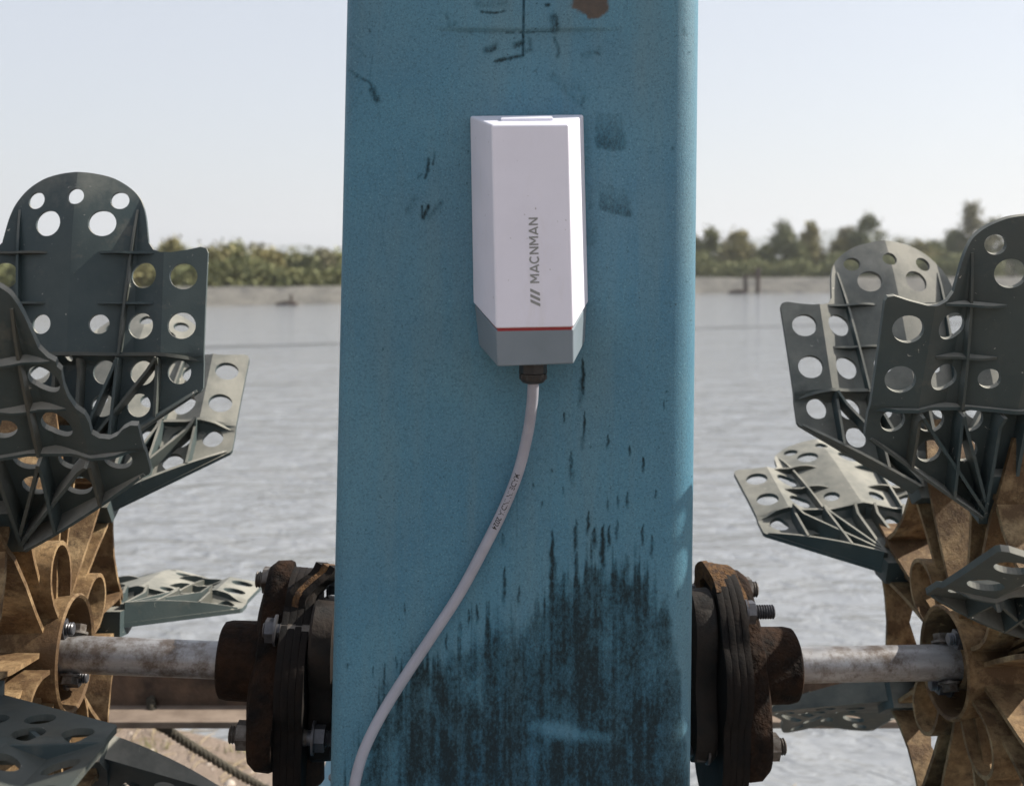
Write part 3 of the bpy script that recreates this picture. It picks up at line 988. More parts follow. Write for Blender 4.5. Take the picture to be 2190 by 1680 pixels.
cl = coupling('rusty rubber coupling left of the blue cover with a torn strip curling up', (-0.1290, 0.8522, HC - 0.2755), R(0.77), R(2.6), -1, (14, 134, -130), (72, 190, -48), ((20, 0.066), (182, 0.102), (-95, 0.062), (95, 0.06)))
cr = coupling('black rubber coupling right of the blue cover with a frayed brown top edge', (0.1730, 0.8795, HC - 0.2868), R(3.2), 0, 1, (30, 150, -150), (90, 205, -25), ((-10, 0.070), (180, 0.104), (100, 0.066), (-90, 0.060)))

# torn rubber strip curling over the top of the left coupling
def strip(parent, path, width_dir, width, th, n, mat, name):
    mb = MB()
    P = catmull(path, 6)
    vs = []
    for i, p in enumerate(P):
        d = (P[min(i + 1, len(P) - 1)] - P[max(i - 1, 0)]).normalized()
        wd = Vector(width_dir).normalized()
        nn_ = d.cross(wd).normalized()
        jag = 0.0004 * math.sin(i * 0.7)
        for sw in (-1, 1):
            for sn in (-1, 1):
                vs.append(p + wd * (sw * width / 2 + jag) + nn_ * sn * th / 2)
    fs = []
    for i in range(len(P) - 1):
        k = 4 * i
        fs += [(k, k + 1, k + 5, k + 4), (k + 2, k + 6, k + 7, k + 3), (k + 1, k + 3, k + 7, k + 5), (k, k + 4, k + 6, k + 2)]
    m = 4 * len(P)
    fs += [(0, 2, 3, 1), (m - 4, m - 3, m - 1, m - 2)]
    mb.add(vs, fs)
    return mb.build(name, mat, parent, 50)


for k, (off, mt) in enumerate(((0.0, 'rubber'), (0.0052, 'frayed_rubber'), (0.0104, 'rubber'))):
    s_ = strip(cl, [(-0.005 + off * 0.9, -0.012, 0.040), (-0.004 + off * 0.9, -0.011, 0.050), (0.002 + off, -0.008, 0.058), (0.010 + off * 0.95, -0.004, 0.0640), (0.014 + off * 0.9, -0.002, 0.0715 - 0.001 * k)], (0.12, 1, -0.25), 0.036, 0.0046, 6, M[mt], 'torn_strip')
for k in range(5):
    off = 0.0042 * k
    strip(cr, [(-0.012 + off, 0.012, 0.055), (-0.012 + off, 0.008, 0.066), (-0.011 + off + 0.0008 * k, -0.002, 0.0715 - 0.0016 * k), (-0.009 + off + 0.0010 * k, -0.014, 0.068 - 0.0030 * k), (-0.007 + off + 0.0008 * k, -0.026, 0.058 - 0.003 * k)],
          (1, 0.1, 0.1), 0.0037, 0.012, 6, M['frayed_rubber'], 'frayed_strip')

# gearbox hidden behind the cover
gb = empty('gearbox', (0.022, 0.93, HC - 0.29))
tag(gb, 'black iron gearbox between the couplings, mostly hidden behind the blue cover', 'gearbox')
mb = MB(); mb.box((0, 0.02, 0.02), (0.150, 0.20, 0.20)); mb.build('casing', M['gearbox_iron'], gb, bevel=0.012)
for s, yy in ((-1, -0.078), (1, -0.052)):
    mb = MB(); mb.lathe([(s * 0.07, 0.052), (s * 0.098, 0.047), (s * 0.112, 0.038)], 28, 'x', Matrix.Translation((0, yy, 0.006))); mb.build('boss', M['gearbox_iron'], gb)
for x, y, z in ((-0.146, -0.082, -0.046), (0.150, -0.055, -0.040)):
    mb = MB()
    Mx = Matrix.Translation((x, y, z))
    mb.lathe([(-0.022, 0.011), (-0.020, 0.0125), (-0.004, 0.0125), (-0.002, 0.011)], 20, 'z', Mx)
    for k in range(6): mb.lathe([(0.002 * k - 0.002, 0.0085), (0.002 * k - 0.001, 0.0098), (0.002 * k, 0.0085)], 16, 'z', Mx)
    mb.build('drain_plug', M['rust_bolt'], gb)
    mb = MB(); mb.box((x * 0.9, y, z + 0.018), (0.040, 0.030, 0.024)); mb.build('plug_boss', M['gearbox_iron'], gb, bevel=0.004)

# ------------------------------------------------------------------ blue cover
PY = 0.720                                   # front face of the cover
cover = empty('blue_cover', (0.014, PY + 0.04, HC - 0.45))
tag(cover, 'tall blue plastic cover panel, its lower right half streaked with black mould', 'cover panel')


def panel_edges(z):
    """left and right edge x at height z (relative to the eye)"""
    py = CY - z / PY * F
    l = 743 + (707 - 743) * py / 1680.0
    r = 1493.5 + (1476 - 1493.5) * py / 1680.0
    if py < 0: l, r = 743 + (-0.01) * py, 1493.5 + 0.004 * py
    return (l - CX) / F * (PY + 0.010), (r - CX) / F * (PY + 0.018)


def corner(cx_, cy_, r, a0, a1, n):
    return [(cx_ + r * math.cos(R(a0 + (a1 - a0) * k / n)), cy_ + r * math.sin(R(a0 + (a1 - a0) * k / n))) for k in range(n + 1)]


NXF = 330
RL, RR, DEP = 0.010, 0.020, 0.080
zs = np.concatenate([np.linspace(-0.47, -0.315, 20)[:-1], np.linspace(-0.315, 0.17, 640), np.linspace(0.17, 0.30, 20)[1:]])
seam_px = lambda py: 1120 + (1095 - 1120) * py / 1680.0
V = []; GX = []
for z in zs:
    l, r = panel_edges(z)
    ring = []
    ring += [(l, PY + DEP), (l, PY + DEP * 0.5)]
    ring += corner(l + RL, PY + RL, RL, 180, 270, 8)
    fr = np.linspace(l + RL, r - RR, NXF + 2)[1:-1]
    ring += [(x, PY) for x in fr]
    ring += corner(r - RR, PY + RR, RR, -90, 0, 14)
    ring += [(r, PY + DEP * 0.5), (r, PY + DEP)]
    V.append([(x, y, HC + z) for x, y in ring])
V = np.array(V)                              # rows, ring, 3
nrow, ncol = V.shape[:2]
X, Yy, Z = V[..., 0], V[..., 1], V[..., 2]
PX = CX + F * X / PY                         # photo position of each front vertex, used to lay out the dirt
PYY = CY - F * (Z - HC) / PY
front = (np.abs(Yy - PY) < 1e-6)
disp = np.zeros_like(X)
sx = 1120 + (1095 - 1120) * PYY / 1680.0
ds = PX - sx
disp += np.where(front, 0.0009 * np.exp(-(ds / 2.0) ** 2) - 0.0005 * np.exp(-((ds - 4) / 2.0) ** 2), 0) * np.where(PYY < 118, 1.6, 0.30)
ledge_w = np.clip((PX - 925) / 70, 0, 1) * np.clip((1335 - PX) / 90, 0, 1)
ly = 69 - 2 * np.abs(PX - 1120) / 160
disp -= np.where(front, 0.0022 * ledge_w * np.clip((ly - PYY) / 6.0, 0, 1) * np.clip(1.15 - 0.004 * (ly - PYY), 0.3, 1), 0)
disp += np.where(front, 0.0008 * (fbm(PX / 140 + 5, PYY / 220 + 5, 51) - 0.5), 0)
V[..., 1] = Yy + disp


def sstep(a, b, x):
    t_ = np.clip((x - a) / (b - a), 0, 1)
    return t_ * t_ * (3 - 2 * t_)


# --- black mould, laid out in photo pixels of the 2190-wide picture
yb = np.interp(PX, [700, 760, 800, 830, 880, 950, 1000, 1040, 1090, 1120, 1150, 1180, 1230, 1280, 1330, 1380, 1420, 1440, 1462, 1500],
               [1750, 1650, 1560, 1490, 1430, 1390, 1345, 1320, 1300, 1310, 1275, 1215, 1235, 1190, 1200, 1225, 1250, 1310, 1500, 1800])
st1 = fbm(PX / 9.0, PYY / 260.0, 61, 3)
st2 = fbm(PX / 26.0, PYY / 420.0, 64, 3)
fine = fbm(PX / 3.2, PYY / 9.0, 67, 3)
up = 120 * np.clip(st1 - 0.42, 0, 1) / 0.5 + 60 * (st2 - 0.5) + 70 * (fbm(PX / 16.0, PYY / 30.0, 76, 3) - 0.5)
d = PYY - (yb - up)
g = sstep(-15, 80, d) * (0.47 + 0.36 * sstep(0.30, 0.66, 0.4 * st1 + 0.3 * st2 + 0.3 * fbm(PX / 14.0, PYY / 40.0, 74, 3))) + 0.10 * sstep(30, 300, d)
blot = fbm(PX / 60.0, PYY / 90.0, 71, 4)
g *= 0.80 + 0.36 * sstep(0.30, 0.62, blot)
g *= 0.72 + 0.5 * fine
g *= 1 - 0.25 * sstep(1445, 1478, PX)
# clean wiped patch
for (cx_, cy_, a_, b_, k_) in ((1200, 1562, 62, 21, 0.85), (1290, 1575, 24, 12, 0.45), (1010, 1470, 20, 50, 0.35), (935, 1520, 14, 70, 0.3)):
    e = ((PX - cx_ - (PYY - cy_) * 0.6) / a_) ** 2 + ((PYY - cy_ - (PX - cx_) * 0.12) / b_) ** 2
    g *= 1 - k_ * np.exp(-e ** 1.3)
# single drips
drips = [(1247, 762, 860, 6.5, 1.0), (1241, 800, 885, 9, .35), (1250, 878, 945, 4.5, .85), (1246, 930, 970, 9, .35), (1222, 962, 1032, 7, .65), (1227, 1000, 1050, 9, .3), (1301, 928, 962, 5, .85), (1348, 950, 978, 4.5, .85),
         (1376, 975, 1012, 5, .9), (1206, 880, 906, 4, .8), (1420, 852, 880, 3.5, .6), (1403, 1045, 1068, 4, .8), (1342, 1050, 1090, 5, .7), (1322, 1055, 1090, 4, .6), (1300, 1060, 1100, 4, .5),
         (1182, 1128, 1330, 9, .95), (1187, 1190, 1420, 14, .6), (1232, 1108, 1190, 7, .8), (1258, 1090, 1150, 6, .8), (1290, 1118, 1240, 9, .95), (1303, 1120, 1180, 6, .85), (1272, 1125, 1180, 8, .8), (1320, 1108, 1160, 6, .6),
         (1375, 1118, 1170, 5, .75), (1395, 1140, 1200, 6, .6), (1076, 1138, 1172, 6, .55), (1079, 1208, 1300, 6, .85), (1110, 1250, 1300, 5, .7), (1020, 1290, 1340, 5, .8), (1002, 1300, 1340, 5, .7), (985, 1330, 1370, 5, .5),
         (955, 1350, 1400, 4, .6), (866, 1285, 1320, 3.5, .6), (848, 1400, 1440, 3.5, .6), (797, 1420, 1450, 3, .6), (742, 1410, 1435, 3, .6), (822, 1410, 1560, 5, .6), (880, 1440, 1560, 6, .7), (730, 1530, 1560, 2.5, .5), (1142, 1030, 1045, 4, .6),
         (1160, 1070, 1085, 4, .6), (1205, 1040, 1060, 4, .5), (1440, 1075, 1100, 4, .6), (1442, 1130, 1165, 5, .5), (1180, 1000, 1012, 4, .6), (1452, 1250, 1285, 4, .5), (1340, 1180, 1300, 12, .5), (1400, 1230, 1400, 16, .45)]
wob = 5 * (fbm(PYY / 16.0, PX * 0 + 3, 81, 2) - 0.5)
grain = 0.55 + 0.9 * fbm(PX / 3.0, PYY / 6.0, 83, 2)
for (x0, y0, y1, w, s_) in drips:
    t_ = (PYY - y0) / (y1 - y0)
    ww = w * (0.35 + 0.75 * np.clip(t_ * 3, 0, 1)) * 0.62
    k = np.exp(-(np.abs(PX - x0 - wob + (PYY - y0) * 0.02) / ww) ** 2.4) * sstep(-0.06, 0.10, t_) * (1 - sstep(0.55, 1.15, t_))
    g = np.maximum(g, s_ * k * grain)
# rubbed hand and tool marks
def poly_mask(cx_, cy_, hw, hh, shear=0.0, rot=0.0):
    x = (PX - cx_) - (PYY - cy_) * shear; y = (PYY - cy_) - (PX - cx_) * rot
    rough = 9 * (fbm(PX / 12, PYY / 12, 87, 2) - 0.5)
    return sstep(0, 12, hw - np.abs(x) + rough) * sstep(0, 9, hh - np.abs(y) + rough), y / hh
for (cx_, cy_, hw, hh, sh_, rt_, s_) in ((1304, 282, 38, 44, 0.08, 0.10, .62), (1314, 428, 40, 34, 0.1, 0.22, .60), (1262, 420, 12, 34, 0, .2, .4), (1262, 495, 22, 34, -.2, .1, .35), (1258, 290, 9, 34, 0, 0, .45),
                                        (1249, 205, 9, 26, -0.3, 0, .6), (1235, 180, 22, 20, 0, .4, .3)):
    m, yy = poly_mask(cx_, cy_, hw, hh, sh_, rt_)
    g = np.maximum(g, 0.75 * m * s_ * (0.45 + 0.55 * sstep(-0.8, 0.7, yy)) * (0.7 + 0.6 * fine))
stroke_n = 3.5 * (fbm(PX / 7, PYY / 7, 91, 2) - 0.5)
rough_n = 9 * (fbm(PX / 12, PYY / 12, 87, 3) - 0.5)
def stroke(pts, w, s_, soft=2.2):
    global g
    best = np.full_like(PX, 1e9)
    for (ax_, ay_), (bx_, by_) in zip(pts[:-1], pts[1:]):
        dx, dy = bx_ - ax_, by_ - ay_
        t_ = np.clip(((PX - ax_) * dx + (PYY - ay_) * dy) / (dx * dx + dy * dy), 0, 1)
        best = np.minimum(best, np.hypot(PX - ax_ - t_ * dx, PYY - ay_ - t_ * dy))
    k = np.exp(-((best + stroke_n).clip(0) / w) ** soft)
    g = np.maximum(g, k * s_ * (0.6 + 0.7 * fine))
for pts, w, s_ in (([(930, 326), (926, 352)], 3, .55), ([(917, 338), (914, 370), (909, 381)], 3.2, .75), ([(902, 372), (893, 381)], 2.5, .5), ([(917, 441), (905, 466)], 4.5, .9), ([(903, 441), (903, 464)], 3, .75),
                   ([(885, 425), (874, 452)], 10, .25), ([(945, 432), (915, 465)], 8, .33), ([(746, 148), (772, 168), (790, 176), (803, 206)], 3.5, .55), ([(796, 192), (806, 212)], 8, .75), ([(795, 176), (812, 244)], 2, .35),
                   ([(748, 88), (770, 110), (782, 122)], 3, .3), ([(797, 118), (790, 172)], 2, .35), ([(775, 195), (745, 240)], 3, .25), ([(1060, 131), (1085, 126), (1118, 119)], 4.5, .85), ([(1120, 0), (1119, 118)], 1.8, .6),
                   ([(1040, 108), (1058, 100)], 9, .55), ([(1052, 108), (1058, 103)], 5, .8), ([(1103, 97), (1118, 92)], 7, .75), ([(1132, 84), (1136, 105), (1120, 112)], 6, .45), ([(1186, 82), (1195, 108), (1193, 120)], 5, .5),
                   ([(1184, 40), (1188, 62)], 11, .65), ([(1186, 52), (1190, 56)], 6, .8), ([(1168, 13), (1174, 13)], 4, .9), ([(1030, 27), (1058, 30), (1080, 26)], 3, .8), ([(1022, 12), (1080, 10)], 12, .3), ([(1078, 70), (1192, 69)], 1.4, .6), ([(980, 69), (1080, 70)], 2.5, .3),
                   ([(955, 30), (962, 55), (975, 52)], 6, .3), ([(1250, 118), (1282, 108)], 9, .33), ([(1265, 112), (1282, 116)], 4, .4), ([(1145, 152), (1150, 163)], 3, .35), ([(1180, 160), (1238, 220)], 10, .25), ([(790, 63), (792, 68)], 3, .7), ([(1463, 60), (1466, 75)], 6, .35)):
    stroke(pts, w, s_)
# specks
sp_ = vnoise(PX / 2.6, PYY / 4.2, 95)
g = np.maximum(g, 0.75 * sstep(0.955, 0.985, sp_) * sstep(0.35, 0.6, fbm(PX / 80, PYY / 120, 97, 2)))
g = np.maximum(g, 0.5 * sstep(0.93, 0.99, vnoise(PX / 3.4, PYY / 7.0, 96)) * sstep(1300, 1460, PX) * sstep(100, 300, PYY))
# grey film on the left border at the top
g = np.maximum(g, 0.22 * (1 - sstep(735, 815, PX)) * (1 - sstep(150, 330, PYY)) * fbm(PX / 20, PYY / 40, 98, 3))
g = np.clip(g, 0, 1)
# dried mud patch at the top right
mx, my = PX - 1262, PYY - 2
rr_ = np.hypot(mx / (40 + 6 * np.sin(3 * np.arctan2(my, mx))), (my + 0.0) / 45)
mud = (1 - sstep(0.86, 1.04, rr_ + 0.25 * (fbm(PX / 9, PYY / 9, 99, 3) - 0.5) + 0.16 * (mx < -8) * (my > 20))) * 0.95
mud = np.where(front, mud, 0)
Fc = []
idx = np.arange(nrow * ncol).reshape(nrow, ncol)
q = np.stack([idx[:-1, :-1], idx[:-1, 1:], idx[1:, 1:], idx[1:, :-1]], -1).reshape(-1, 4)
me = bpy.data.meshes.new('panel')
vv = V.reshape(-1, 3) - np.array(cover.location)
nf = len(q)
me.vertices.add(len(vv)); me.vertices.foreach_set('co', vv.astype(np.float32).ravel())
bk = np.stack([idx[:-1, -1], idx[:-1, 0], idx[1:, 0], idx[1:, -1]], -1)
q = np.concatenate([q, bk]); nf = len(q)
me.loops.add(nf * 4); me.loops.foreach_set('vertex_index', q.ravel().astype(np.int32))
me.polygons.add(nf); me.polygons.foreach_set('loop_start', (np.arange(nf) * 4).astype(np.int32))
me.update(calc_edges=True)
for nm, arr in (('grime', g), ('mud', mud)):
    a = me.attributes.new(nm, 'FLOAT', 'POINT')
    a.data.foreach_set('value', arr.ravel().astype(np.float32))
me.polygons.foreach_set('use_smooth', [True] * nf)
me.set_sharp_from_angle(angle=R(50))
me.materials.append(M['cover_blue'])
me.validate()
inst('panel', me, cover)
l, r = panel_edges(0.30)
mb = MB(); mb.box(((l + r) / 2 - cover.location.x, 0.0, 0.75 + 0.003), (r - l - 0.03, DEP * 0.9, 0.006)); mb.build('top_lid', M['float_blue'], cover, bevel=0.002)

# ------------------------------------------------------------------ sensor box
box = empty('sensor_box', at(1130, 737, PY))
tag(box, 'white faceted plastic sensor box with grey lettering on the blue cover', 'sensor box')
B0 = box.location
YB, YF = PY - 0.0006, PY - 0.050
q_ = lambda px, py, Y: at(px, py, Y) - B0


def loft(ringA, ringB):
    mb = MB()
    n = len(ringA)
    vs = list(ringA) + list(ringB)
    fs = [tuple(range(n)), tuple(range(2 * n - 1, n - 1, -1))] + [(i, (i + 1) % n, n + (i + 1) % n, n + i) for i in range(n)]
    return mb.add(vs, fs)


BK = [q_(1005, 248, YB), q_(1248, 245, YB), q_(1258, 647, YB), q_(1012, 648, YB)]
FT = [q_(1051, 267, YF), q_(1216.6, 266, YF), q_(1226.7, 700, YF), q_(1060.5, 703, YF)]
shell = loft(BK, FT).build('shell', M['shell_white'], box, 20, bevel=0.0012)
# thin gasket and lower cap
dz = Vector((0, 0, -0.0012))
e = 0.0006
def inset(p, s=0.985):
    return Vector((p.x * s, p.y, p.z))
G0 = [BK[3] + dz * 0, BK[2] + dz * 0, FT[2], FT[3]]
G0i = [inset(p, 0.955 if i > 1 else 0.94) + Vector((0, 0.0004 if i > 1 else 0, 0.0006)) for i, p in enumerate(G0)]
G1i = [p + Vector((0, 0, -0.0020)) for p in G0i]
loft(G0i, G1i).build('gasket', M['gasket_red'], box, 20)
C0 = [inset(BK[3], 0.975) + dz * 0.7, inset(BK[2], 0.975) + dz * 0.7, FT[2] + dz * 0.7 + Vector((0, 0.0002, 0)), FT[3] + dz * 0.7 + Vector((0, 0.0002, 0))]
C1 = [q_(1024, 738, YB), q_(1251, 731, YB), q_(1227, 778, YF + 0.002), q_(1064, 784, YF + 0.002)]
loft(C0, C1).build('end_cap', M['cap_grey'], box, 20, bevel=0.0010)
# raised pad on the slanting top
a0 = BK[0].lerp(FT[0], 0.5); b0 = BK[1].lerp(FT[1], 0.5)
ex = (b0 - a0).normalized(); ed = (FT[0] - BK[0]); ed = (ed - ex * ed.dot(ex)).normalized(); en = ex.cross(ed).normalized()
if en.z < 0: en = -en
mid = (a0 + b0) / 2 + ex * -0.001
Mx = Matrix.Translation(mid) @ Matrix((ex, ed, en)).transposed().to_4x4()
mb = MB(); mb.box((0, 0, 0.0004), (0.030, 0.012, 0.0020), Mx); mb.build('top_pad', M['shell_white'], box, 20, bevel=0.0004)
# cable gland
gp = q_(1140, 781, 0.695)
mb = MB()
Mg = Matrix.Translation(gp)
mb.lathe([(0.006, 0.0078), (-0.0045, 0.0082), (-0.0050, 0.0074)], 8, 'z', Mg)
mb.lathe([(-0.0050, 0.0076), (-0.0078, 0.0076), (-0.0098, 0.0062), (-0.0106, 0.0040)], 24, 'z', Mg)
for k in range(12):
    a = 2 * math.pi * k / 12
    mb.box((0.0074 * math.cos(a), 0.0074 * math.sin(a), -0.0065), (0.0012, 0.0012, 0.0030), Mg)
mb.build('cable_gland', M['gland_black'], box, 35)


# ------------------------------------------------------------------ lettering
def text_mesh(s, bold=0.0):
    cu = bpy.data.curves.new('lettering', 'FONT')
    cu.body = s
    cu.size = 1.0
    cu.offset = bold
    o = bpy.data.objects.new('lettering_src', cu)
    COL.objects.link(o)
    bpy.context.view_layer.update()
    me = bpy.data.meshes.new_from_object(o.evaluated_get(bpy.context.evaluated_depsgraph_get()))
    bpy.data.objects.remove(o)
    return me


fn = (FT[1] - FT[0]).cross(FT[3] - FT[0]).normalized()
if fn.y > 0: fn = -fn
upv = (FT[0] - FT[3]).normalized()            # letters run upwards
lft = fn.cross(upv).normalized()
if lft.x > 0: lft = -lft                       # tops of the letters point left
def front_pt(px, py):
    """photo position dropped on the front facet"""
    o = Vector((0, 0, HC)) - B0
    d_ = at(px, py, 1.0) - Vector((0, 0, HC))
    t_ = (FT[0] - o).dot(fn) / d_.dot(fn)
    return o + d_ * t_
p_lo, p_hi = front_pt(1153.5, 605), front_pt(1150, 465)
run = (p_hi - p_lo); Lr = run.length; run.normalize()
hdir = fn.cross(run).normalized()
if hdir.x > 0: hdir = -hdir
cap_h = (front_pt(1152, 500) - front_pt(1132.5, 500)).length
arcC = [(0.42 + 0.42 * math.cos(R(a)), 0.5 + 0.46 * math.sin(R(a))) for a in range(45, 316, 15)]
GLY = {'M': (1.02, [[(0.09, 0), (0.09, 1)], [(0.93, 0), (0.93, 1)], [(0.12, 0.98), (0.51, 0.30)], [(0.90, 0.98), (0.51, 0.30)]]),
       'A': (0.96, [[(0.06, 0), (0.48, 1)], [(0.90, 0), (0.48, 1)], [(0.22, 0.26), (0.74, 0.26)]]),
       'C': (0.84, [arcC]),
       'N': (0.88, [[(0.09, 0), (0.09, 1)], [(0.79, 0), (0.79, 1)], [(0.11, 0.96), (0.77, 0.04)]])}
wtot = sum(GLY[ch][0] for ch in 'MACNMAN') + 6 * 0.16
adv = 0.0
for ch in 'MACNMAN':
    mb = MB()
    lay = 0.00012
    for st_ in GLY[ch][1]:
        P2 = [Vector(q) for q in st_]
        vs = []
        for i, q in enumerate(P2):
            d2 = (P2[min(i + 1, len(P2) - 1)] - P2[max(i - 1, 0)]).normalized()
            n2 = Vector((-d2.y, d2.x)) * 0.093
            for e2 in (q + n2, q - n2):
                vs.append(p_lo + run * ((adv + e2.x) / wtot * Lr) + hdir * (e2.y * cap_h) + fn * lay)
        mb.add(vs, [(2 * i, 2 * i + 1, 2 * i + 3, 2 * i + 2) for i in range(len(P2) - 1)])
        lay += 0.00003
    adv += GLY[ch][0] + 0.16
    mb.build('letter', M['print_grey'], box, None)
for k in range(3):
    b0 = front_pt(1155.5 - 0.3 * k, 655.5 - 11.5 * k)
    th_, sl = 0.0017, 0.0026
    quad = [b0, b0 + run * th_, b0 + run * (th_ + sl) + hdir * cap_h * 1.06, b0 + run * sl + hdir * cap_h * 1.06]
    mb = MB(); mb.add([p + fn * 0.00012 for p in quad], [(0, 1, 2, 3)])
    mb.build('logo_bar', M['print_grey'], box, None)

# ------------------------------------------------------------------ cable
cpx = [(1140, 800, .695), (1140, 830, .6965), (1137, 870, .701), (1128, 930, .707), (1108, 1010, .7125), (1076, 1090, .7145), (1036, 1170, .7145), (985, 1265, .7140), (930, 1350, .7135), (880, 1425, .7125), (832, 1500, .7110),
       (796, 1565, .7085), (772, 1622, .7060), (758, 1680, .7035), (750, 1745, .702), (746, 1850, .702), (748, 1990, .71)]
cpts = catmull([at(*p) for p in cpx], 8)
cable = empty('sensor_cable', cpts[-1])
tag(cable, 'pale grey printed cable hanging from the sensor box down the blue cover', 'cable')
C0v = Vector(cable.location)
mb = MB(); mb.tube([p - C0v for p in cpts], 0.0033, 16); mb.build('jacket', M['cable_grey'], cable, 60)
tm = text_mesh('MADE IN INDIA 2024', 0.012)
xsv = [v.co.x for v in tm.vertices]; ysv = [v.co.y for v in tm.vertices]
cum = [0.0]
for a_, b_ in zip(cpts[:-1], cpts[1:]): cum.append(cum[-1] + (b_ - a_).length)
def arc_of(py):
    for i, p in enumerate(cpts):
        if CY + F * (HC - p.z) / p.y > py: return cum[i]
sA, sB = arc_of(1007), arc_of(1126)
for v in tm.vertices:
    a_ = (v.co.x - min(xsv)) / (max(xsv) - min(xsv)); b_ = (v.co.y - min(ysv)) / (max(ysv) - min(ysv))
    s_ = sA + (sB - sA) * a_
    i = max(k for k in range(len(cum)) if cum[k] <= s_)
    i = min(i, len(cpts) - 2)
    f_ = (s_ - cum[i]) / (cum[i + 1] - cum[i])
    p = cpts[i].lerp(cpts[i + 1], f_)
    dr = (cpts[i + 1] - cpts[i]).normalized()
    tow = Vector((0, -1, 0)); tow = (tow - dr * tow.dot(dr)).normalized()
    sd = dr.cross(tow).normalized()
    if sd.x < 0: sd = -sd
    an = (b_ - 0.62) * 0.95
    v.co = p + (tow * math.cos(an) + sd * math.sin(an)) * 0.00340 - C0v
tm.materials.append(M['ink_black'])
inst('lettering', tm, cable)

# ------------------------------------------------------------------ frame bar, rope, floats
YBm = 1.26
fb = empty('frame_bar', (0, YBm, HC - 0.46))
tag(fb, 'rusty steel angle bar running behind both wheels', 'bar')
zt, zm, zb = 0.46 - 0.4205, 0.46 - 0.4530, 0.46 - 0.4650
mb = MB(); mb.box((0, 0.020, (zt + zm) / 2 - 0.004), (1.9, 0.006, zt - zm + 0.012)); mb.build('upright_leg', M['beam_rust'], fb, bevel=0.001)
mb = MB(); mb.box((0, -0.004, zb + 0.0035), (1.9, 0.052, 0.007)); mb.build('lower_leg', M['beam_flange'], fb, bevel=0.001)

rope_pts = catmull([(-0.352, 1.275, HC - 0.450), (-0.345, 1.262, HC - 0.4685), at(352, 1556, 1.27), at(400, 1588, 1.32), at(455, 1622, 1.38), at(515, 1658, 1.44), at(570, 1688, 1.50), at(650, 1745, 1.58), (-0.10, 1.75, 0.03)], 14)
mb = MB()
tw = []
for st in range(3):
    pts = []
    for i, p in enumerate(rope_pts):
        d_ = (rope_pts[min(i + 1, len(rope_pts) - 1)] - rope_pts[max(i - 1, 0)]).normalized()
        s1 = d_.orthogonal().normalized() if i == 0 else (s1 - d_ * s1.dot(d_)).normalized()
        s2 = d_.cross(s1)
        a = i * 0.85 + st * 2 * math.pi / 3
        pts.append(p + (s1 * math.cos(a) + s2 * math.sin(a)) * 0.0024)
    mb.tube(pts, 0.0030, 7)
rnd = random.Random(9)
for k in range(140):                                   # loose fibres
    i = rnd.randrange(8, len(rope_pts) - 1)
    p = rope_pts[i]
    d_ = Vector((rnd.gauss(0, 1), rnd.gauss(0, 1), rnd.gauss(0, 1))).normalized()
    mb.tube([p, p + d_ * rnd.uniform(0.005, 0.010)], 0.0003, 3)
tag(mb.build('rope', M['rope_fibre'], None, 60), 'dark frayed rope hanging from the rusty bar to the shore', 'rope')


def float_body(name, label, c, sx, sy, sz, bolts):
    root = empty(name, c)
    tag(root, label, 'float', 'blue floats under the aerator')
    mb = MB()
    n = 9
    poly = []
    hw = sx / 2
    for cx_, a0 in ((hw - 0.05, 0), (-hw + 0.05, 90)):
        poly += [(cx_ + 0.05 * math.cos(R(a0 + 90 * k / n)), sz - 0.05 + 0.05 * math.sin(R(a0 + 90 * k / n))) for k in range(n + 1)]
    for cx_, a0 in ((-hw + 0.03, 180), (hw - 0.03, 270)):
        poly += [(cx_ + 0.03 * math.cos(R(a0 + 90 * k / n)), 0.03 + 0.03 * math.sin(R(a0 + 90 * k / n))) for k in range(n + 1)]
    m = len(poly)
    lv = [(-sy / 2, 0.86), (-sy / 2 + 0.02, 0.96), (-sy / 2 + 0.05, 1.0), (sy / 2 - 0.05, 1.0), (sy / 2 - 0.02, 0.96), (sy / 2, 0.86)]
    vs = [(x * s, y, sz / 2 + (z - sz / 2) * s) for y, s in lv for x, z in poly]
    fs = []
    for i in range(len(lv) - 1):
        fs += [(i * m + k, i * m + (k + 1) % m, (i + 1) * m + (k + 1) % m, (i + 1) * m + k) for k in range(m)]
    fs += [tuple(range(m)), tuple((len(lv) - 1) * m + k for k in range(m - 1, -1, -1))]
    mb.add(vs, fs)
    b_ = mb.build('body', M['float_blue'], root, 40)
    for (x, y) in bolts:
        bolt('bolt', root, Vector((x, y, sz - 0.008)), (0, 0, 1), 0.008, 0.016, M['bolt_black'])


float_body('pontoon_float', 'light blue float whose sunlit edge shows at the lower left of the cover', (0.008, 0.86, 0.045), 0.31, 0.62, 0.390, [(-0.125, 0.13), (-0.125, -0.1)])
float_body('pontoon_float', 'blue float glimpsed low behind the right wheel', (0.85, 1.47, 0.0), 0.46, 0.38, 0.222, [(0, 0)])

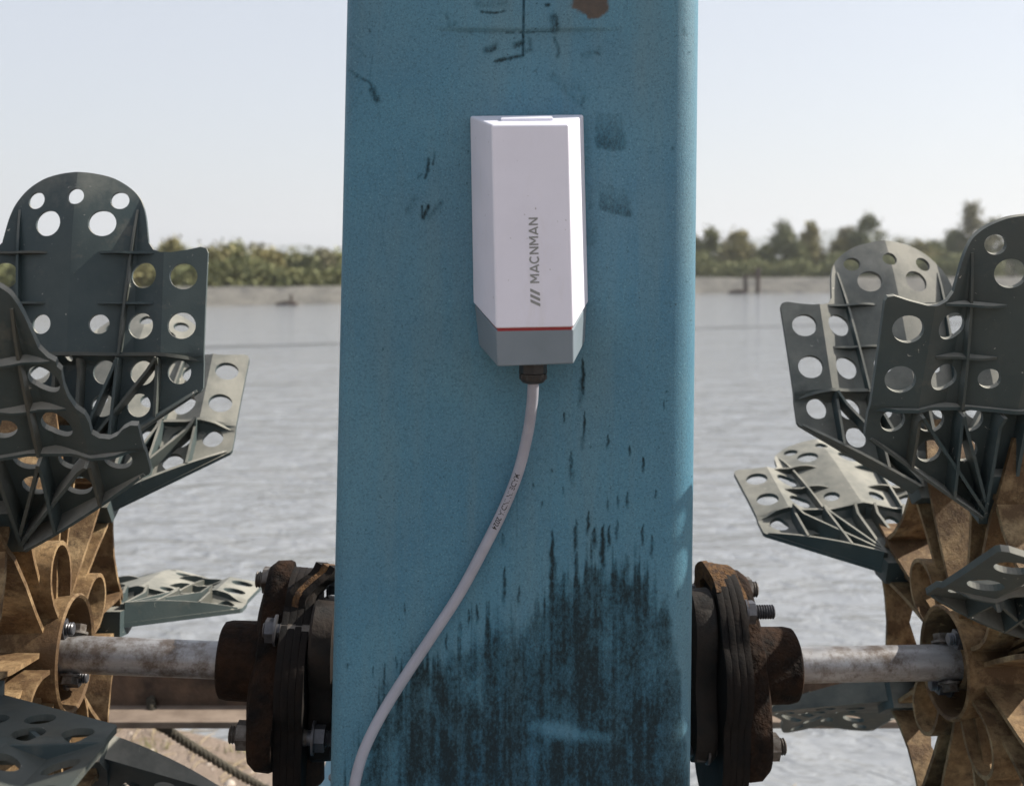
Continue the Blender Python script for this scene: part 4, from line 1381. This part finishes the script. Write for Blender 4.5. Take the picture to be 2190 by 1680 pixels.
# ------------------------------------------------------------------ debris on the shore
rnd = random.Random(12)
def shore_z(x, y):
    d = y - near_shore(x)
    return (0.012 + 0.085 * min(1.0, -d / 1.0) if d < 0 else 0.0) + 0.022 * (float(fbm(np.array([x * 3.0 + 40]), np.array([y * 3.0 + 40]), 11)[0]) - 0.5)
mb = MB()
for k in range(420):
    x = rnd.uniform(-1.1, 0.9); y = near_shore(x) - abs(rnd.gauss(0.0, 0.45)) - 0.02
    s_ = rnd.uniform(0.003, 0.011) * (1.8 if rnd.random() < 0.08 else 1)
    z = shore_z(x, y)
    A = Matrix.Translation((x, y, z)) @ Matrix.Rotation(rnd.uniform(0, 6.28), 4, 'Z') @ Matrix.Diagonal((1, rnd.uniform(0.5, 0.9), rnd.uniform(0.4, 0.7), 1))
    mb.lathe([(-s_ * 0.6, s_ * 0.5), (0, s_), (s_ * 0.7, s_ * 0.55), (s_, s_ * 0.1)], 7, 'z', A)
simple('pebble', (0.48, 0.43, 0.37), (0.28, 0.22, 0.18), 30, 0.9)
tag(mb.build('pebbles', M['pebble'], None, 40), 'small pebbles scattered on the sandy shore', 'pebbles', kind='stuff')
mb = MB()
for k in range(260):
    x = rnd.uniform(-1.0, 0.6); y = near_shore(x) - abs(rnd.gauss(0.0, 0.35))
    z = shore_z(x, y) + 0.002
    a = rnd.uniform(0, 3.14); L = rnd.uniform(0.02, 0.09)
    p = Vector((x, y, z)); d_ = Vector((math.cos(a), math.sin(a), rnd.uniform(-0.02, 0.12)))
    mb.tube([p, p + d_ * L * 0.5 + Vector((0, 0, 0.004)), p + d_ * L], [0.0012, 0.0012, 0.0006], 4)
tag(mb.build('dry_straw', M['twig_tan'], None, 40), 'dry straw and twigs lying on the sandy shore', 'straw', kind='stuff')
V, Fc = [], []
for k in range(26):
    x0 = rnd.uniform(-0.95, 0.6); y0 = near_shore(x0) - abs(rnd.gauss(0.0, 0.12)) + 0.02
    for j in range(26):
        x = x0 + rnd.gauss(0, 0.018); y = y0 + rnd.gauss(0, 0.012)
        h = rnd.uniform(0.008, 0.03); a = rnd.uniform(0, 3.14)
        b = Vector((math.cos(a), math.sin(a), 0)) * 0.0016
        tip = Vector((x + rnd.gauss(0, 0.008), y + rnd.gauss(0, 0.008), shore_z(x, y) + h))
        i = len(V)
        V += [Vector((x, y, shore_z(x, y) - 0.004)) - b, Vector((x, y, shore_z(x, y) - 0.004)) + b, tip]
        Fc.append((i, i + 1, i + 2))
me = bpy.data.meshes.new('grass_tufts')
me.from_pydata([tuple(v) for v in V], [], Fc)
me.materials.append(M['leaf_olive'])
tag(inst('grass_tufts', me), 'sparse short grass along the waterline of the near shore', 'grass', kind='stuff')

# ------------------------------------------------------------------ haze
mh = bpy.data.materials.new('haze')
mh.use_nodes = True
mh.node_tree.nodes.clear()
pv = mh.node_tree.nodes.new('ShaderNodeVolumePrincipled')
pv.inputs['Color'].default_value = (0.86, 0.90, 0.96, 1)
pv.inputs['Density'].default_value = 0.0010
pv.inputs['Anisotropy'].default_value = 0.2
ho = mh.node_tree.nodes.new('ShaderNodeOutputMaterial')
mh.node_tree.links.new(pv.outputs[0], ho.inputs['Volume'])
mb = MB()
mb.box((0, 0, 29.25), (3000, 3000, 61.5))
hz = mb.build('haze', mh, None, None)
tag(hz, 'thin pale haze over pond, bank and hills', 'haze', kind='stuff')
